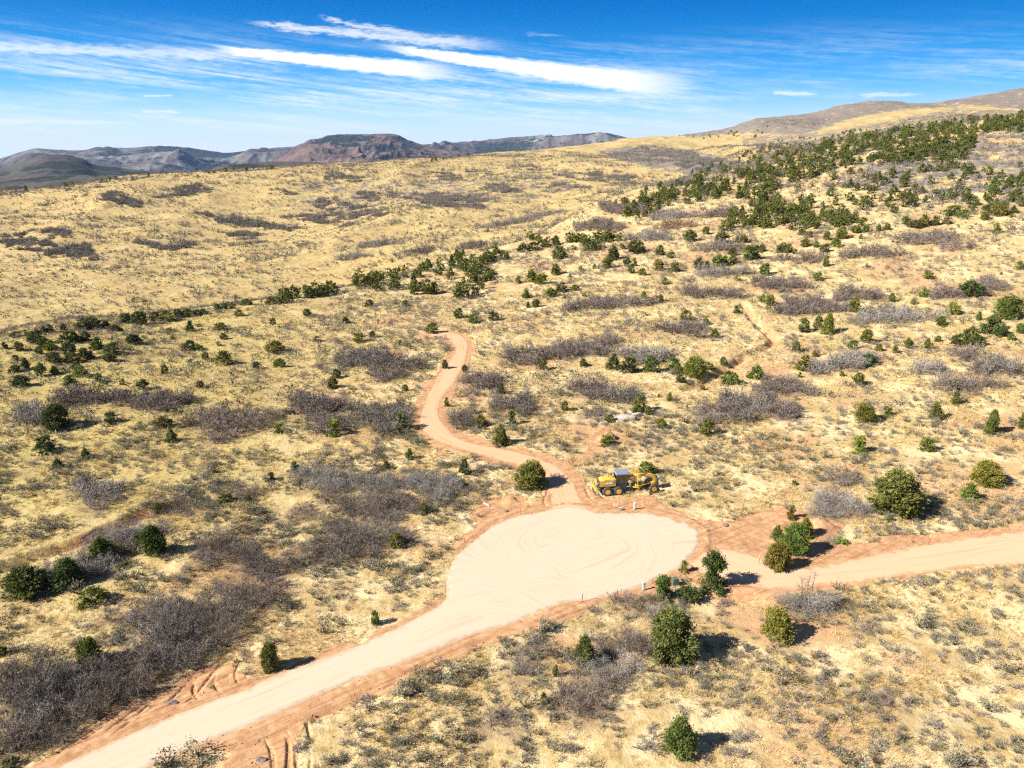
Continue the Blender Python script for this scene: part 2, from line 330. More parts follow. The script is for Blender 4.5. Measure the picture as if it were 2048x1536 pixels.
def hland(x, y, flat=None):
    x = np.asarray(x, float); y = np.asarray(y, float); r = np.hypot(x, y)
    if flat is None: _, flat = masks(x, y)
    z = hbase(x, y)
    az_ = np.clip(((np.arctan2(x, y)-AZT[0])/(AZT[1]-AZT[0])), 0, NA-1).astype(int)
    beyond = sstep(r/CRESTD[az_], 1.08, 1.5)                   # past the near hill
    k1 = 1-flat
    z = z+k1*((fbm(x/14, y/14, 3, 1)-.5)*.9+(fbm(x/2.6, y/2.6, 2, 5)-.5)*.28)
    z = z+sstep(r, 110, 230)*(fbm(x/46, y/46, 3, 9)-.5)*3.0*(1-flat*.8)
    # spurs and draws on the far slopes
    far = beyond*sstep(r, 330, 560)
    wx = x+40*fbm(x/160, y/160, 2, 31); wy = y+40*fbm(x/160, y/160, 2, 37)
    z = z+far*((ridged(wx/210, wy/330, 3, 21)-.68)*(17-sstep(r, 950, 1300)*10)+(ridged(wx/60, wy/90, 3, 25)-.68)*(2.6+6.0*sstep(r, 1050, 1300)))
    gxw = x+2.2*(fbm(x/4, y/4, 2, 44)-.5); gyw = y+2.2*(fbm(x/4, y/4, 2, 47)-.5); wv = sstep(fbm(x/7, y/7, 2, 49), .25, .6)
    for P, dep, wd in GUL:
        z = z-boxed(gxw.ravel(), gyw.ravel(), P, 8, lambda a, b: 1-sstep(segdist(a, b, P), wd*.2, wd*2.0), 0).reshape(x.shape)*dep*.8*wv
    for mx, my, rr, hh in MOUND: z = z+hh*(1-sstep(np.hypot(x-mx, y-my)*(1+.5*(vnoise(x, y, 3)-.5)), 0, rr))*(1+.3*(vnoise(x*2, y*2, 5)-.5))
    return z
# ------------------------------------------------------------------ ground material
def new_mat(name, rough=.95):
    m = bpy.data.materials.new(name); m.use_nodes = True; t = m.node_tree; t.nodes.clear()
    o = t.nodes.new('ShaderNodeOutputMaterial'); b = t.nodes.new('ShaderNodeBsdfPrincipled')
    b.inputs['Roughness'].default_value = rough; b.inputs['Specular IOR Level'].default_value = .15
    t.links.new(b.outputs[0], o.inputs[0]); return m, T(t), b
def plug(k_, b, col=None, bump=None, bstr=.5, bdist=.1):
    if isinstance(col, tuple): b.inputs['Base Color'].default_value = (*col, 1)
    elif col is not None: k_.t.links.new(col, b.inputs['Base Color'])
    if bump is not None:
        nb = k_.n('ShaderNodeBump', {'Height': bump, 'Strength': bstr, 'Distance': bdist}); k_.t.links.new(nb, b.inputs['Normal'])

SOIL_A, SOIL_B = (.40, .205, .098), (.56, .345, .185)
RD_ = castpoly([(800, 1290), (300, 1490)]); RD_ = RD_[1]-RD_[0]
def ground_mat():
    m, k, b = new_mat('ground_soil_and_grass', 1.0)
    P = k.pos(); dirt = k.attr('dirt'); far = k.attr('far'); brush = k.attr('brush'); tone = k.attr('tone')
    n0 = k.noise(P, .012, 3); n1 = k.noise(P, .05, 4); n2 = k.noise(P, .22, 5, .6); n3 = k.noise(P, 1.1, 6, .62); n4 = k.noise(P, 5.0, 5, .65)
    straw = k.mix(k.ss(n3, .35, .66), (.36, .245, .10), (.565, .42, .205))
    straw = k.mix(k.ss(n2, .42, .62), straw, (.67, .52, .29))
    oliv = k.mix(k.ss(n3, .35, .7), (.33, .25, .085), (.52, .41, .15))
    straw = k.mix(tone, straw, oliv)
    litter = k.mix(k.ss(n4, .35, .65), (.20, .155, .085), (.36, .27, .14))
    lf = k.m('MULTIPLY', k.ss(k.m('ADD', n3, k.m('MULTIPLY', k.m('SUBTRACT', n1, .5), .6)), .52, .66), .75)
    c = k.mix(lf, straw, litter)
    soil = k.mix(k.ss(n3, .3, .7), SOIL_A, SOIL_B)
    soil = k.mix(k.ss(n4, .55, .75), soil, (.34, .155, .075))
    bare = k.m('MULTIPLY', k.ss(k.m('MULTIPLY_ADD', n3, .35, n1), .70, .80), .75)
    bare = k.m('MULTIPLY', bare, k.lin(tone, 0, 1, 1, .15))
    dm = k.ss(k.m('ADD', dirt, k.m('MULTIPLY', k.m('SUBTRACT', k.m('MULTIPLY_ADD', n2, .6, k.m('MULTIPLY', n3, .5)), .55), k.lin(dirt, .0, .5, 0, .9))), .42, .60)
    c = k.mix(bare, c, soil)
    # far grassland: sage and brush too small to stand apart
    sp = k.noise(P, .42, 6, .72); sp2 = k.noise(P, .11, 5, .6)
    fs = k.ss(k.m('ADD', sp, k.m('MULTIPLY', k.m('SUBTRACT', sp2, .5), .55)), .47, .57)
    fc = k.mix(k.ss(n2, .4, .6), (.225, .185, .10), (.27, .22, .13))
    fl = k.mix(k.ss(n2, .38, .62), (.40, .295, .112), (.54, .41, .185))
    fl = k.mix(k.ss(n1, .42, .60), fl, (.46, .32, .13))
    c = k.mix(far, c, k.mix(k.m('MULTIPLY', fs, k.ss(n1, .35, .65, .25, .8)), fl, fc))
    bp = k.noise(P, .07, 7, .7)
    bm = k.ss(k.m('ADD', brush, k.m('MULTIPLY', k.m('SUBTRACT', bp, .5), 1.3)), .42, .6)
    bc = k.mix(k.ss(sp, .38, .62), (.10, .087, .082), (.235, .205, .19))
    c = k.mix(k.m('MULTIPLY', bm, .9), c, bc)
    c = k.mix(dm, c, soil)
    duff = k.attr('duff')
    c = k.mix(k.m('MULTIPLY', duff, .7), c, k.mix(n4, (.13, .085, .06), (.28, .19, .12)))
    rv = k.vmap(P, rot=(0, 0, -math.atan2(-RD_[1], -RD_[0])), sc=(1, 1, 1)); rv = k.vmap(rv, sc=(.10, 2.6, 1)); rn_ = k.noise(rv, 1.0, 5, .65, dist=.6)
    c = k.mix(k.m('MULTIPLY', k.m('MULTIPLY', dm, k.ss(rn_, .50, .40)), .45), c, (.27, .125, .06))
    n3 = k.mix(dm, n3, k.m('MULTIPLY', rn_, 1.6))
    hgt = k.m('ADD', k.m('MULTIPLY', n3, .7), k.m('MULTIPLY', n4, .3))
    hgt = k.m('MULTIPLY', hgt, k.lin(dm, 0, 1, 1, .4)); plug(k, b, c, hgt, .8, .35)
    return m
def gravel_mat(name, ca, cb, cc, arcs):
    m, k, b = new_mat(name, 1.0)
    P = k.pos(); al = k.attr('along'); ac = k.attr('across')
    v = k.n('ShaderNodeCombineXYZ', {0: k.m('MULTIPLY', al, .05), 1: ac, 2: 0.0})
    s1 = k.noise(v, 1.6, 6, .62, dist=.3); s2 = k.noise(v, .42, 3, .5)
    n1 = k.noise(P, .12, 4); n4 = k.noise(P, 7, 4, .7); n5 = k.noise(P, 1.2, 5, .6)
    c = k.mix(k.ss(s1, .30, .70), ca, cb)
    c = k.mix(.8, c, cb)
    c = k.mix(k.m('MULTIPLY', k.ss(s2, .40, .66), .6), c, cb)
    c = k.mix(k.m('MULTIPLY', k.ss(s1, .48, .34), k.ss(n1, .38, .62, .1, .42)), c, cc)
    c = k.mix(k.m('MULTIPLY', k.ss(n5, .55, .75), .15), c, cc)
    ed = k.attr('edge')
    c = k.mix(k.m('MULTIPLY', k.ss(k.m('ADD', ed, k.m('MULTIPLY', k.m('SUBTRACT', n5, .5), 1.4)), .45, .95), .75), c, cc)
    c = k.mix(k.m('MULTIPLY', k.ss(n4, .52, .75), .22), c, tuple(x*.62 for x in ca))
    h = k.m('ADD', k.m('MULTIPLY', s1, .8), k.m('MULTIPLY', n4, .25))
    plug(k, b, c, h, .35, .10)
    return m
MAT_G = ground_mat()
MAT_GRAVEL = gravel_mat('pale_gravel', (.45, .35, .24), (.565, .45, .33), (.41, .285, .175), True)
MAT_CUT = gravel_mat('graded_pink_soil', (.50, .29, .155), (.61, .41, .255), (.45, .235, .12), False)
MAT_TRACK = gravel_mat('red_track_soil', (.45, .225, .105), (.60, .38, .225), (.39, .175, .075), False)

# ------------------------------------------------------------------ ground sheet
def project(x, y, z):
    """world -> pixels of the photograph (used only to read masks traced from it onto the land)"""
    dz = z-CAM_H; F = y*math.cos(PITCH)-dz*math.sin(PITCH); U = y*math.sin(PITCH)+dz*math.cos(PITCH)
    F = np.where(F > 1, F, np.nan); return 1024+FPX*x/F, 768-FPX*U/F
azs = np.radians(np.concatenate([np.linspace(-180, -47, 60, endpoint=False), np.linspace(-47, 47, 1000), np.linspace(47, 180, 60)[1:]]))
rs = np.concatenate([np.exp(np.linspace(math.log(1.5), math.log(38), 24, endpoint=False)), np.exp(np.linspace(math.log(38), math.log(140), 680, endpoint=False)), np.exp(np.linspace(math.log(140), math.log(2600), 640, endpoint=False)), np.exp(np.linspace(math.log(2600), math.log(9000), 60))])
GA, GR = np.meshgrid(azs, rs, indexing='ij')
gx = np.sin(GA)*GR; gy = np.cos(GA)*GR
gdirt, gflat = masks(gx, gy)
gz = hland(gx, gy, gflat)
RUTS = [[(60, 1528), (150, 1472), (250, 1402), (330, 1352), (400, 1324)], [(100, 1534), (200, 1470), (290, 1405), (360, 1366), (430, 1336)], [(140, 1522), (230, 1462), (330, 1412), (395, 1384)],
 [(30, 1540), (120, 1480), (215, 1425), (300, 1372)], [(160, 1515), (215, 1480), (262, 1440), (310, 1395), (365, 1350)], [(300, 1455), (350, 1425), (392, 1385), (425, 1345), (445, 1322)], [(445, 1392), (428, 1365), (436, 1338), (455, 1316)],
 [(482, 1378), (470, 1350), (478, 1322)], [(250, 1470), (330, 1432), (400, 1402), (470, 1370)], [(560, 1300), (640, 1292), (740, 1262), (840, 1222)],
 [(1400, 1070), (1460, 1045), (1560, 1012)], [(1405, 1090), (1480, 1062), (1600, 1040)], [(1420, 1105), (1500, 1085), (1620, 1062)], [(1400, 1052), (1450, 1044), (1520, 1022)], [(1650, 1090), (1750, 1088), (1900, 1070), (2048, 1056)],
 [(1100, 975), (1088, 1000), (1096, 1018)], [(1112, 965), (1102, 995), (1108, 1012)], [(1165, 960), (1185, 1000), (1230, 1012)], [(950, 1040), (1000, 1015), (1060, 1008)],
 [(640, 1418), (760, 1372), (900, 1310), (1020, 1268)], [(520, 1480), (600, 1448), (700, 1408), (800, 1362)], [(572, 1462), (578, 1500), (574, 1560)], [(530, 1478), (545, 1510), (548, 1560)], [(1050, 1262), (1150, 1225), (1240, 1196)]]
RUTS = [catmull(castpoly(r_), 6) for r_ in RUTS]
for P in list(RUTS):
    tn_ = np.gradient(P, axis=0); tn_ /= np.hypot(tn_[:, 0], tn_[:, 1])[:, None]+1e-9; RUTS.append(P+np.stack([-tn_[:, 1], tn_[:, 0]], 1)*1.75)
def rutd(x, y):
    x = np.asarray(x, float); sh = x.shape; x = x.ravel(); y = np.asarray(y, float).ravel(); out = np.zeros(x.shape)
    for i, P in enumerate(RUTS):
        m = near(x, y, P, 3.2)
        if not m.any(): continue
        a, b = x[m], y[m]; wv = .25*(vnoise(a/2.5, b/2.5, 100+i)-.5); d = segdist(a, b, P)+wv; dep = .17*sstep(vnoise(a/2.2, b/2.2, 140+i), .15, .5)
        g = dep*np.exp(-(d/.13)**2)-.045*np.exp(-((d-.30)/.11)**2)
        out[m] = np.maximum(out[m], g)
    return out.reshape(sh)
RDIR = castpoly([(800, 1290), (300, 1490)]); RDIR = (RDIR[1]-RDIR[0])/np.hypot(*(RDIR[1]-RDIR[0]))
# ruts pressed into the bare shoulders
def ruts(x, y, dirt):
    return -rutd(x, y)
    a = math.atan2(-RDIR[1], -RDIR[0])
    t = x*math.cos(a)+y*math.sin(a); s = -x*math.sin(a)+y*math.cos(a)
    r1 = ridged((s+1.5*np.sin(t/6))/.9, t/18, 2, 61)
    r2 = ridged((s-.30*t)/1.2, t/10, 2, 67)
    return -dirt*(sstep(r1, .74, .93)*.30+sstep(r2, .80, .94)*.22)*sstep(fbm(x/5, y/5, 2, 63), .3, .55)
nearm = (np.hypot(gx, gy) < 130)
rr = np.zeros_like(gz); rr[nearm] = ruts(gx[nearm], gy[nearm], gdirt[nearm])
rd = boxed(gx.ravel(), gy.ravel(), ROAD, 6, lambda a, b: sdist(a, b, ROAD), 9).reshape(gx.shape)
rr *= sstep(rd, .3, 1.2)
gz = gz+rr
gz -= .10*(1-sstep(rd, -.6, 0))                                          # bed under the gravel sheet
cdm = boxed(gx.ravel(), gy.ravel(), CUT, 6, lambda a, b: sdist(a, b, CUT), 9).reshape(gx.shape); gz -= .10*(1-sstep(cdm, -.5, 0))
berm = np.exp(-((rd-.75)/.35)**2)*.10*sstep(gdirt, .2, .8)                       # windrow left by the blade
gz += berm*(.6+.8*vnoise(gx*1.7, gy*1.7, 3))
ra = np.hypot(gx, gy)
aidx = np.clip(((GA-AZT[0])/(AZT[1]-AZT[0])), 0, NA-1).astype(int)
gfar = sstep(ra/CRESTD[aidx], 1.0, 1.12)
gfar = np.maximum(gfar, sstep(ra, 330, 520)*.75)
gtone = np.clip(sstep(-gx/np.maximum(gy, 1), .05, .55)*.75*sstep(ra, 50, 120)+.2*sstep(ra, 90, 160), 0, 1)
# large brush belts on the far ridge and dark hills behind the first crest
gu, gv = project(gx, gy, gz)
gbrush = np.zeros_like(gz)
def belt(poly, amt, soft=12., dmin=0, dmax=1e9):
    global gbrush
    P = np.array(poly, float); m = near(gu, gv, P, soft) & (ra > dmin) & (ra < dmax) & ~np.isnan(gu)
    if m.any(): gbrush[m] = np.maximum(gbrush[m], amt*(1-sstep(sdist(gu[m], gv[m], P), -soft, soft)))
belt([(1280, 270), (1500, 230), (1700, 195), (1850, 195), (2100, 160), (2100, 226), (1950, 214), (1800, 222), (1700, 240), (1640, 262), (1600, 275), (1500, 268), (1400, 276)], .66, 8, 1150)
belt([(1180, 300), (1290, 285), (1400, 300), (1490, 322), (1480, 348), (1380, 352), (1300, 340), (1220, 318)], .62, 8, 600)
belt([(1590, 265), (1640, 258), (1640, 280), (1560, 292), (1480, 286)], .55, 6, 700)
belt([(1640, 330), (1800, 290), (2100, 240), (2100, 420), (1900, 400), (1700, 390)], .56, 20, 330, 640)
belt([(1480, 268), (1640, 262), (1760, 240), (1900, 214), (2100, 215), (2100, 240), (1850, 262), (1640, 292), (1480, 300)], .53, 8, 700)
belt([(560, 345), (900, 335), (1150, 330), (1180, 400), (900, 430), (560, 450)], .47, 30, 500)
far2 = sstep(ra, 1250, 1800)*(GA < rad(8)); gbrush = np.maximum(gbrush, .75*far2)
THICK_DUFF = []     # filled below by the thickets, before the mesh is made
# ------------------------------------------------------------------ thickets of leafless oak brush, traced as footprints
# (u, v, half width, half height, tilt(down to the right +), tone, label)   tone 0 grey, 1 mauve, 2 pale silver, 3 rusty
TH = [
 (70, 1455, 95, 48, 0, 0, 'dark grey leafless brush filling the bottom left corner above the red bank'),
 (60, 1368, 85, 42, 0, 0, 'grey leafless brush at the left edge of the picture below the lone hillside junipers'),
 (175, 1385, 75, 48, 0, 0, 'grey leafless brush just below the lone juniper that stands inside the brush'),
 (262, 1340, 62, 55, 0, 1, 'mauve grey leafless brush right of the lone juniper that stands inside the brush'),
 (345, 1290, 62, 55, 0, 0, 'tall dark grey leafless brush above the upper end of the rutted red bank'),
 (425, 1235, 60, 45, 0, 0, 'dark grey leafless brush at the upper right end of the long thicket by the road'),
 (300, 1235, 60, 25, 0, 2, 'pale silvery brush on the upper fringe of the long thicket by the road'),
 (520, 1185, 50, 28, 0, 1, 'mauve leafless brush on the slope above the single dark juniper by the road'),
 (530, 1132, 52, 22, 0, 0, 'low grey brush in the middle of the lower left slope'),
 (440, 1103, 50, 24, 0, 1, 'rounded mauve brush clump below the bare pink knoll'),
 (640, 1112, 42, 26, 0, 0, 'grey brush clump below the widest part of the grey thicket left of the turnaround'),
 (725, 1072, 85, 36, 0, 0, 'lower half of the broad grey thicket left of the turnaround, dark underneath'),
 (745, 1012, 85, 30, 0, 1, 'middle of the broad grey thicket left of the turnaround'),
 (700, 965, 110, 22, 5, 2, 'pale grey leading edge of the broad thicket left of the turnaround, reaching up the slope'),
 (870, 975, 50, 26, 0, 2, 'pale grey brush at the right end of the broad thicket, nearest the track'),
 (610, 1030, 34, 14, 0, 1, 'small mauve brush clump left of the broad grey thicket'),
 (198, 985, 47, 28, 0, 2, 'round pale grey brush clump standing alone on the left grass slope'),
 (150, 1140, 85, 20, -12, 2, 'silvery brush along the dark gully behind the two large left junipers'),
 (235, 1078, 75, 18, -10, 2, 'silvery brush lining the lower side of the dark gully'),
 (370, 1012, 62, 14, -10, 0, 'grey brush at the upper end of the dark gully'),
 (480, 985, 50, 10, -5, 1, 'thin mauve brush strip above the bare pink knoll'),
 (165, 797, 62, 15, 0, 1, 'left half of the long low mauve thicket under the left group of junipers'),
 (305, 803, 68, 17, 0, 1, 'right half of the long low mauve thicket under the left group of junipers'),
 (62, 835, 28, 14, 0, 2, 'small silvery clump left of the big dark juniper on the left slope'),
 (455, 845, 80, 32, 0, 1, 'large dome of dark mauve brush in the middle of the left slope'),
 (630, 812, 48, 22, 0, 1, 'mauve brush west of the winding track, left of two side by side'),
 (655, 850, 30, 18, 0, 1, 'small mauve clump below the brush west of the winding track'),
 (770, 828, 58, 32, 0, 0, 'grey brush touching the left bank of the winding track bend'),
 (755, 722, 98, 16, 6, 0, 'long grey thicket on the open grass left of the upper track'),
 (775, 750, 36, 11, 0, 1, 'small mauve clump just under the long grey thicket left of the upper track'),
 (915, 838, 34, 17, 0, 1, 'mauve brush clump inside the bend of the winding track'),
 (965, 762, 42, 13, 0, 1, 'low mauve brush right of the upper track'),
 (1035, 808, 40, 18, 0, 0, 'dark grey brush above the pair of junipers inside the track bend'),
 (1070, 712, 75, 14, 0, 1, 'left part of the mauve brush band in the centre of the slope'),
 (1150, 700, 55, 14, 0, 1, 'middle part of the mauve brush band in the centre of the slope'),
 (1210, 686, 28, 9, 0, 1, 'right end of the mauve brush band in the centre of the slope'),
 (1292, 712, 48, 13, 6, 2, 'pale brush just behind the row of dark junipers in the centre'),
 (1172, 777, 36, 12, 0, 1, 'small mauve clump left of the dark brush in the centre'),
 (1236, 793, 42, 13, 0, 0, 'dark brush clump above the pale boulders'),
 (1192, 828, 22, 13, 0, 0, 'small dark brush clump left of the pale boulders'),
 (1368, 660, 52, 12, 4, 1, 'mauve brush left of the red wash'),
 (1213, 608, 84, 11, -3, 1, 'long thin mauve thicket in the middle distance, left of the red wash'),
 (1415, 588, 58, 8, 3, 1, 'thin mauve thicket in the middle distance above the red wash'),
 (1560, 570, 56, 9, 3, 1, 'thin grey thicket right of centre above the round wash thicket'),
 (1622, 612, 62, 19, 0, 1, 'round mauve thicket at the head of the red wash'),
 (1710, 592, 50, 10, 0, 1, 'mauve thicket right behind the round one at the head of the wash'),
 (1785, 633, 80, 14, 0, 2, 'long pale brush right of the juniper by the wash'),
 (1892, 590, 32, 9, 0, 1, 'small mauve thicket left of the dark juniper near the right edge'),
 (1980, 572, 30, 12, 0, 1, 'mauve thicket right of the dark juniper near the right edge'),
 (1690, 727, 62, 14, -10, 2, 'long silvery thicket slanting up the right slope'),
 (1992, 735, 48, 17, 0, 0, 'grey thicket at the right edge of the slope'),
 (1932, 710, 26, 12, 0, 1, 'small mauve clump above the grey thicket at the right edge'),
 (1862, 742, 24, 7, 0, 2, 'little silvery clump right of the slanting silvery thicket'),
 (1925, 772, 58, 11, 0, 1, 'low mauve thicket on the right slope below the silvery ones'),
 (1565, 776, 50, 14, 4, 1, 'upper right end of the big mauve thicket in the centre right'),
 (1428, 828, 44, 22, -8, 1, 'lower left end of the big mauve thicket in the centre right'),
 (1492, 810, 52, 26, -6, 0, 'dense middle of the big mauve thicket in the centre right'),
 (1562, 822, 34, 13, 0, 1, 'small clump under the big mauve thicket in the centre right'),
 (1672, 1012, 52, 24, 0, 2, 'pale brush just left of the large round green tree on the right'),
 (1688, 958, 34, 13, 0, 1, 'low mauve brush behind the pale brush left of the large round tree'),
 (1655, 1085, 22, 7, 0, 2, 'pale sprigs beside the low green shrub at the edge of the pink road'),
 (1272, 1205, 48, 14, 0, 1, 'thin brown brush on the lip of the turnaround beside the utility boxes'),
 (1335, 1232, 36, 10, 0, 2, 'pale brush between the open pine and the big round juniper'),
 (1068, 1303, 38, 12, 0, 1, 'low mauve brush under the curve of the red road edge'),
 (1255, 1292, 48, 20, 0, 1, 'mauve brush touching the left side of the biggest foreground juniper'),
 (1215, 1345, 48, 20, 0, 2, 'silvery brush at the foot of the small dark juniper in the foreground'),
 (1172, 1400, 46, 30, 0, 1, 'spreading mauve brush in the bottom centre foreground'),
 (1045, 1338, 22, 12, 0, 0, 'small dark brush clump at the foreground left of the mauve brush'),
 (1612, 1212, 46, 18, 0, 2, 'silvery brush around the foot of the bare dead tree'),
 (1765, 1408, 15, 14, 0, 1, 'single mauve bush alone in the bottom right grass'),
 (1000, 1440, 34, 14, 0, 1, 'thin mauve brush in the bottom centre near the picture edge'),
 (1345, 432, 36, 8, -3, 2, 'pale silver thicket on the mid slope below the dense junipers'),
 (1352, 452, 32, 6, -3, 3, 'rusty brown thicket just under the pale silver one'),
 (1445, 426, 38, 9, -5, 1, 'mauve thicket right of the pale silver one on the mid slope'),
 (1240, 418, 50, 9, 5, 1, 'mauve thicket left of the dense junipers on the mid slope'),
 (1200, 452, 50, 11, 0, 1, 'broad mauve thicket on the knoll left of the pale silver one'),
 (1300, 475, 40, 7, 0, 2, 'faint pale brush strip under the knoll thickets'),
 (1445, 497, 58, 7, 0, 1, 'thin mauve strip among the mid slope junipers'),
 (1600, 520, 50, 6, 0, 1, 'thin mauve strip right of centre among the mid slope junipers'),
 (1440, 546, 48, 6, 0, 2, 'faint pale strip of brush in the mid distance centre right'),
 (1740, 508, 58, 9, 0, 1, 'mauve thicket left of the broad one on the right mid slope'),
 (1872, 482, 70, 14, 6, 1, 'broad mauve thicket on the right mid slope'),
 (845, 502, 25, 6, -6, 1, 'small mauve thicket below the valley edge left of centre'),
 (705, 514, 30, 5, -6, 2, 'small pale thicket at the valley edge, leftmost of three'),
 (755, 489, 40, 5, -5, 2, 'pale thicket strip along the valley edge'),
 (945, 491, 22, 6, -6, 1, 'small mauve thicket below the valley edge near the centre'),
 (1040, 440, 80, 5, -12, 2, 'long pale thicket line along the near side of the valley floor'),
]
# brush on the far slopes (too many clumps to count): same form, stuff
FAR = [(240, 400, 42, 12, 12), (370, 383, 46, 11, -8), (60, 480, 70, 20, -5), (150, 505, 55, 14, 0), (330, 490, 62, 8, 4), (475, 470, 48, 8, 5), (510, 450, 92, 8, 6), (640, 440, 60, 9, 6),
 (700, 420, 76, 16, 6), (680, 356, 42, 10, 4), (735, 392, 24, 10, 10), (890, 400, 96, 14, 4), (1000, 378, 36, 9, 6), (1205, 355, 78, 12, 3), (1247, 312, 32, 3, 2), (1410, 328, 76, 15, 6), (1320, 305, 72, 12, 4),
 (1190, 382, 48, 6, 8), (1360, 368, 52, 4, -6), (890, 352, 40, 8, 4), (1050, 335, 40, 6, 4), (560, 385, 30, 6, 6), (1560, 300, 60, 10, 0), (1130, 372, 30, 6, 0), (420, 430, 30, 5, 5), (950, 345, 30, 6, 0), (1600, 245, 60, 8, 0)]
RNG = np.random.default_rng(11)
def ell_pts(u, v, hw, hh, tilt, n, rng, edge=.0):
    t = rng.uniform(0, 2*np.pi, n); r = np.sqrt(rng.uniform(0, 1, n))
    wob = 1+.28*np.sin(3*t+u)+.18*np.sin(5*t+v)
    x = np.cos(t)*r*hw*wob; y = np.sin(t)*r*hh*wob; a = rad(tilt)
    return u+x*math.cos(a)-y*math.sin(a), v+y*math.cos(a)+x*math.sin(a)
def thin_out(p, dist, rng):
    keep = []
    for i in rng.permutation(len(p)):
        q = p[i]
        if all((q[0]-k_[0])**2+(q[1]-k_[1])**2 > dist*dist for k_ in keep): keep.append(q)
    return np.array(keep)
THP = []
for (u, v, hw, hh, tilt, tone, lab) in TH:
    a_, b_ = ell_pts(u, v+hh*.25, hw*.95, hh*.8, tilt, 420, RNG)
    p = cast(a_, b_, hland); p = p[~np.isnan(p[:, 0])]
    dm_, _ = masks(p[:, 0], p[:, 1]); k9 = (dm_ < .3) & (boxed(p[:, 0], p[:, 1], ROAD, 3, lambda a, b: sdist(a, b, ROAD), 9) > 1)
    if k9.sum() > 8: p = p[k9]
    med = np.median(np.hypot(p[:, 0], p[:, 1])); p = p[np.abs(np.hypot(p[:, 0], p[:, 1])-med) < med*.35]
    d = 1.1 if med < 150 else 1.35 if med < 260 else 1.9
    p = thin_out(p, d, RNG)
    if len(p) > 190: p = p[:190]
    THP.append((p, med))
duffc = np.vstack([p[:, :2] for p, _ in THP])
gduff = np.zeros_like(gz).ravel()
# accumulate litter under the brush on a coarse raster, then read it back
gs = .8; x0, y0 = -260, 20; rast = np.zeros((int(620/gs), int(560/gs)))
for dx in range(-3, 4):
    for dy in range(-3, 4):
        w_ = math.exp(-(dx*dx+dy*dy)*gs*gs/1.6)
        i = ((duffc[:, 0]-x0)/gs).astype(int)+dx; j = ((duffc[:, 1]-y0)/gs).astype(int)+dy
        ok = (i > 0) & (j > 0) & (i < rast.shape[0]) & (j < rast.shape[1]); np.maximum.at(rast, (i[ok], j[ok]), w_)
def read_rast(R, x, y):
    fi = (np.asarray(x)-x0)/gs; fj = (np.asarray(y)-y0)/gs; i = np.floor(fi).astype(int); j = np.floor(fj).astype(int)
    ok = (i > 0) & (j > 0) & (i < R.shape[0]-1) & (j < R.shape[1]-1); o = np.zeros(fi.shape)
    i2, j2 = np.where(ok, i, 1), np.where(ok, j, 1); a, b = fi-i2, fj-j2
    val = (R[i2, j2]*(1-b)+R[i2, j2+1]*b)*(1-a)+(R[i2+1, j2]*(1-b)+R[i2+1, j2+1]*b)*a
    return np.where(ok, val, 0)
gduff = read_rast(rast, gx, gy)
na, nr = GA.shape
ii, jj = np.meshgrid(np.arange(na-1), np.arange(nr-1), indexing='ij')
fid = np.stack([ii*nr+jj, ii*nr+jj+1, (ii+1)*nr+jj+1, (ii+1)*nr+jj], -1).reshape(-1, 4)
gme = npmesh('ground', np.stack([gx, gy, gz], -1).reshape(-1, 3), fid, dict(dirt=gdirt.ravel(), far=gfar.ravel(), brush=gbrush.ravel(), tone=gtone.ravel(), duff=gduff.ravel()), smooth=True)
tag(obj('ground', gme, None, MAT_G), 'rolling ground of dry straw grass and bare red soil', 'ground', kind='structure')
def gheight(x, y):      # height of the finished ground sheet
    x = np.atleast_1d(np.asarray(x, float)); y = np.atleast_1d(np.asarray(y, float))
    return hland(x, y)

# ------------------------------------------------------------------ road sheets
def sheet(name, P, step, lift, axis_fn, mat, label, cat, edge_noise=.18, seed=0):
    n = len(P); out = []
    for i in range(n):
        a, b = P[i], P[(i+1) % n]; L = np.hypot(*(b-a)); m_ = max(1, int(L/(step*.5)))
        for t in range(m_): out.append(a+(b-a)*t/m_)
    B = np.array(out); B = B+np.stack([fbm(B[:, 0]*1.1, B[:, 1]*1.1, 3, seed+1)-.5, fbm(B[:, 0]*1.1, B[:, 1]*1.1, 3, seed+7)-.5], 1)*edge_noise*2
    lo, hi = B.min(0), B.max(0); gx_, gy_ = np.meshgrid(np.arange(lo[0], hi[0], step), np.arange(lo[1], hi[1], step), indexing='ij')
    gx_ = gx_.ravel(); gy_ = gy_.ravel()
    s = sdist(gx_, gy_, B); k_ = s < -step*.45; I = np.stack([gx_[k_], gy_[k_]], 1)
    V = [Vector(p) for p in B]+[Vector(p) for p in I]; nb = len(B)
    vv, _, ff, _, _, _ = delaunay_2d_cdt(V, [(i, (i+1) % nb) for i in range(nb)], [], 1, 1e-5)
    vv = np.array([(p.x, p.y) for p in vv]); ff = np.array([f for f in ff if len(f) == 3])
    e = segdist(vv[:, 0], vv[:, 1], B, True)
    z = hland(vv[:, 0], vv[:, 1])+lift*sstep(e, -.05, .25)-.06*(1-sstep(e, 0, .12))
    along, across = axis_fn(vv[:, 0], vv[:, 1])
    z = z+.022*(fbm(across*1.3, along*.06, 3, seed+3)-.5)*sstep(e, 0, .6)
    me = npmesh(name, np.column_stack([vv, z]), ff, dict(along=along, across=across, edge=1-sstep(e, 0, 1.3)), True)
    return tag(obj(name, me, None, mat), label, cat, kind='structure')
CC = castpoly([(1165, 1098)])[0]
rdir = castpoly([(800, 1290), (300, 1490)]); rdir = (rdir[1]-rdir[0])/np.hypot(*(rdir[1]-rdir[0])); rn = np.array([-rdir[1], rdir[0]])
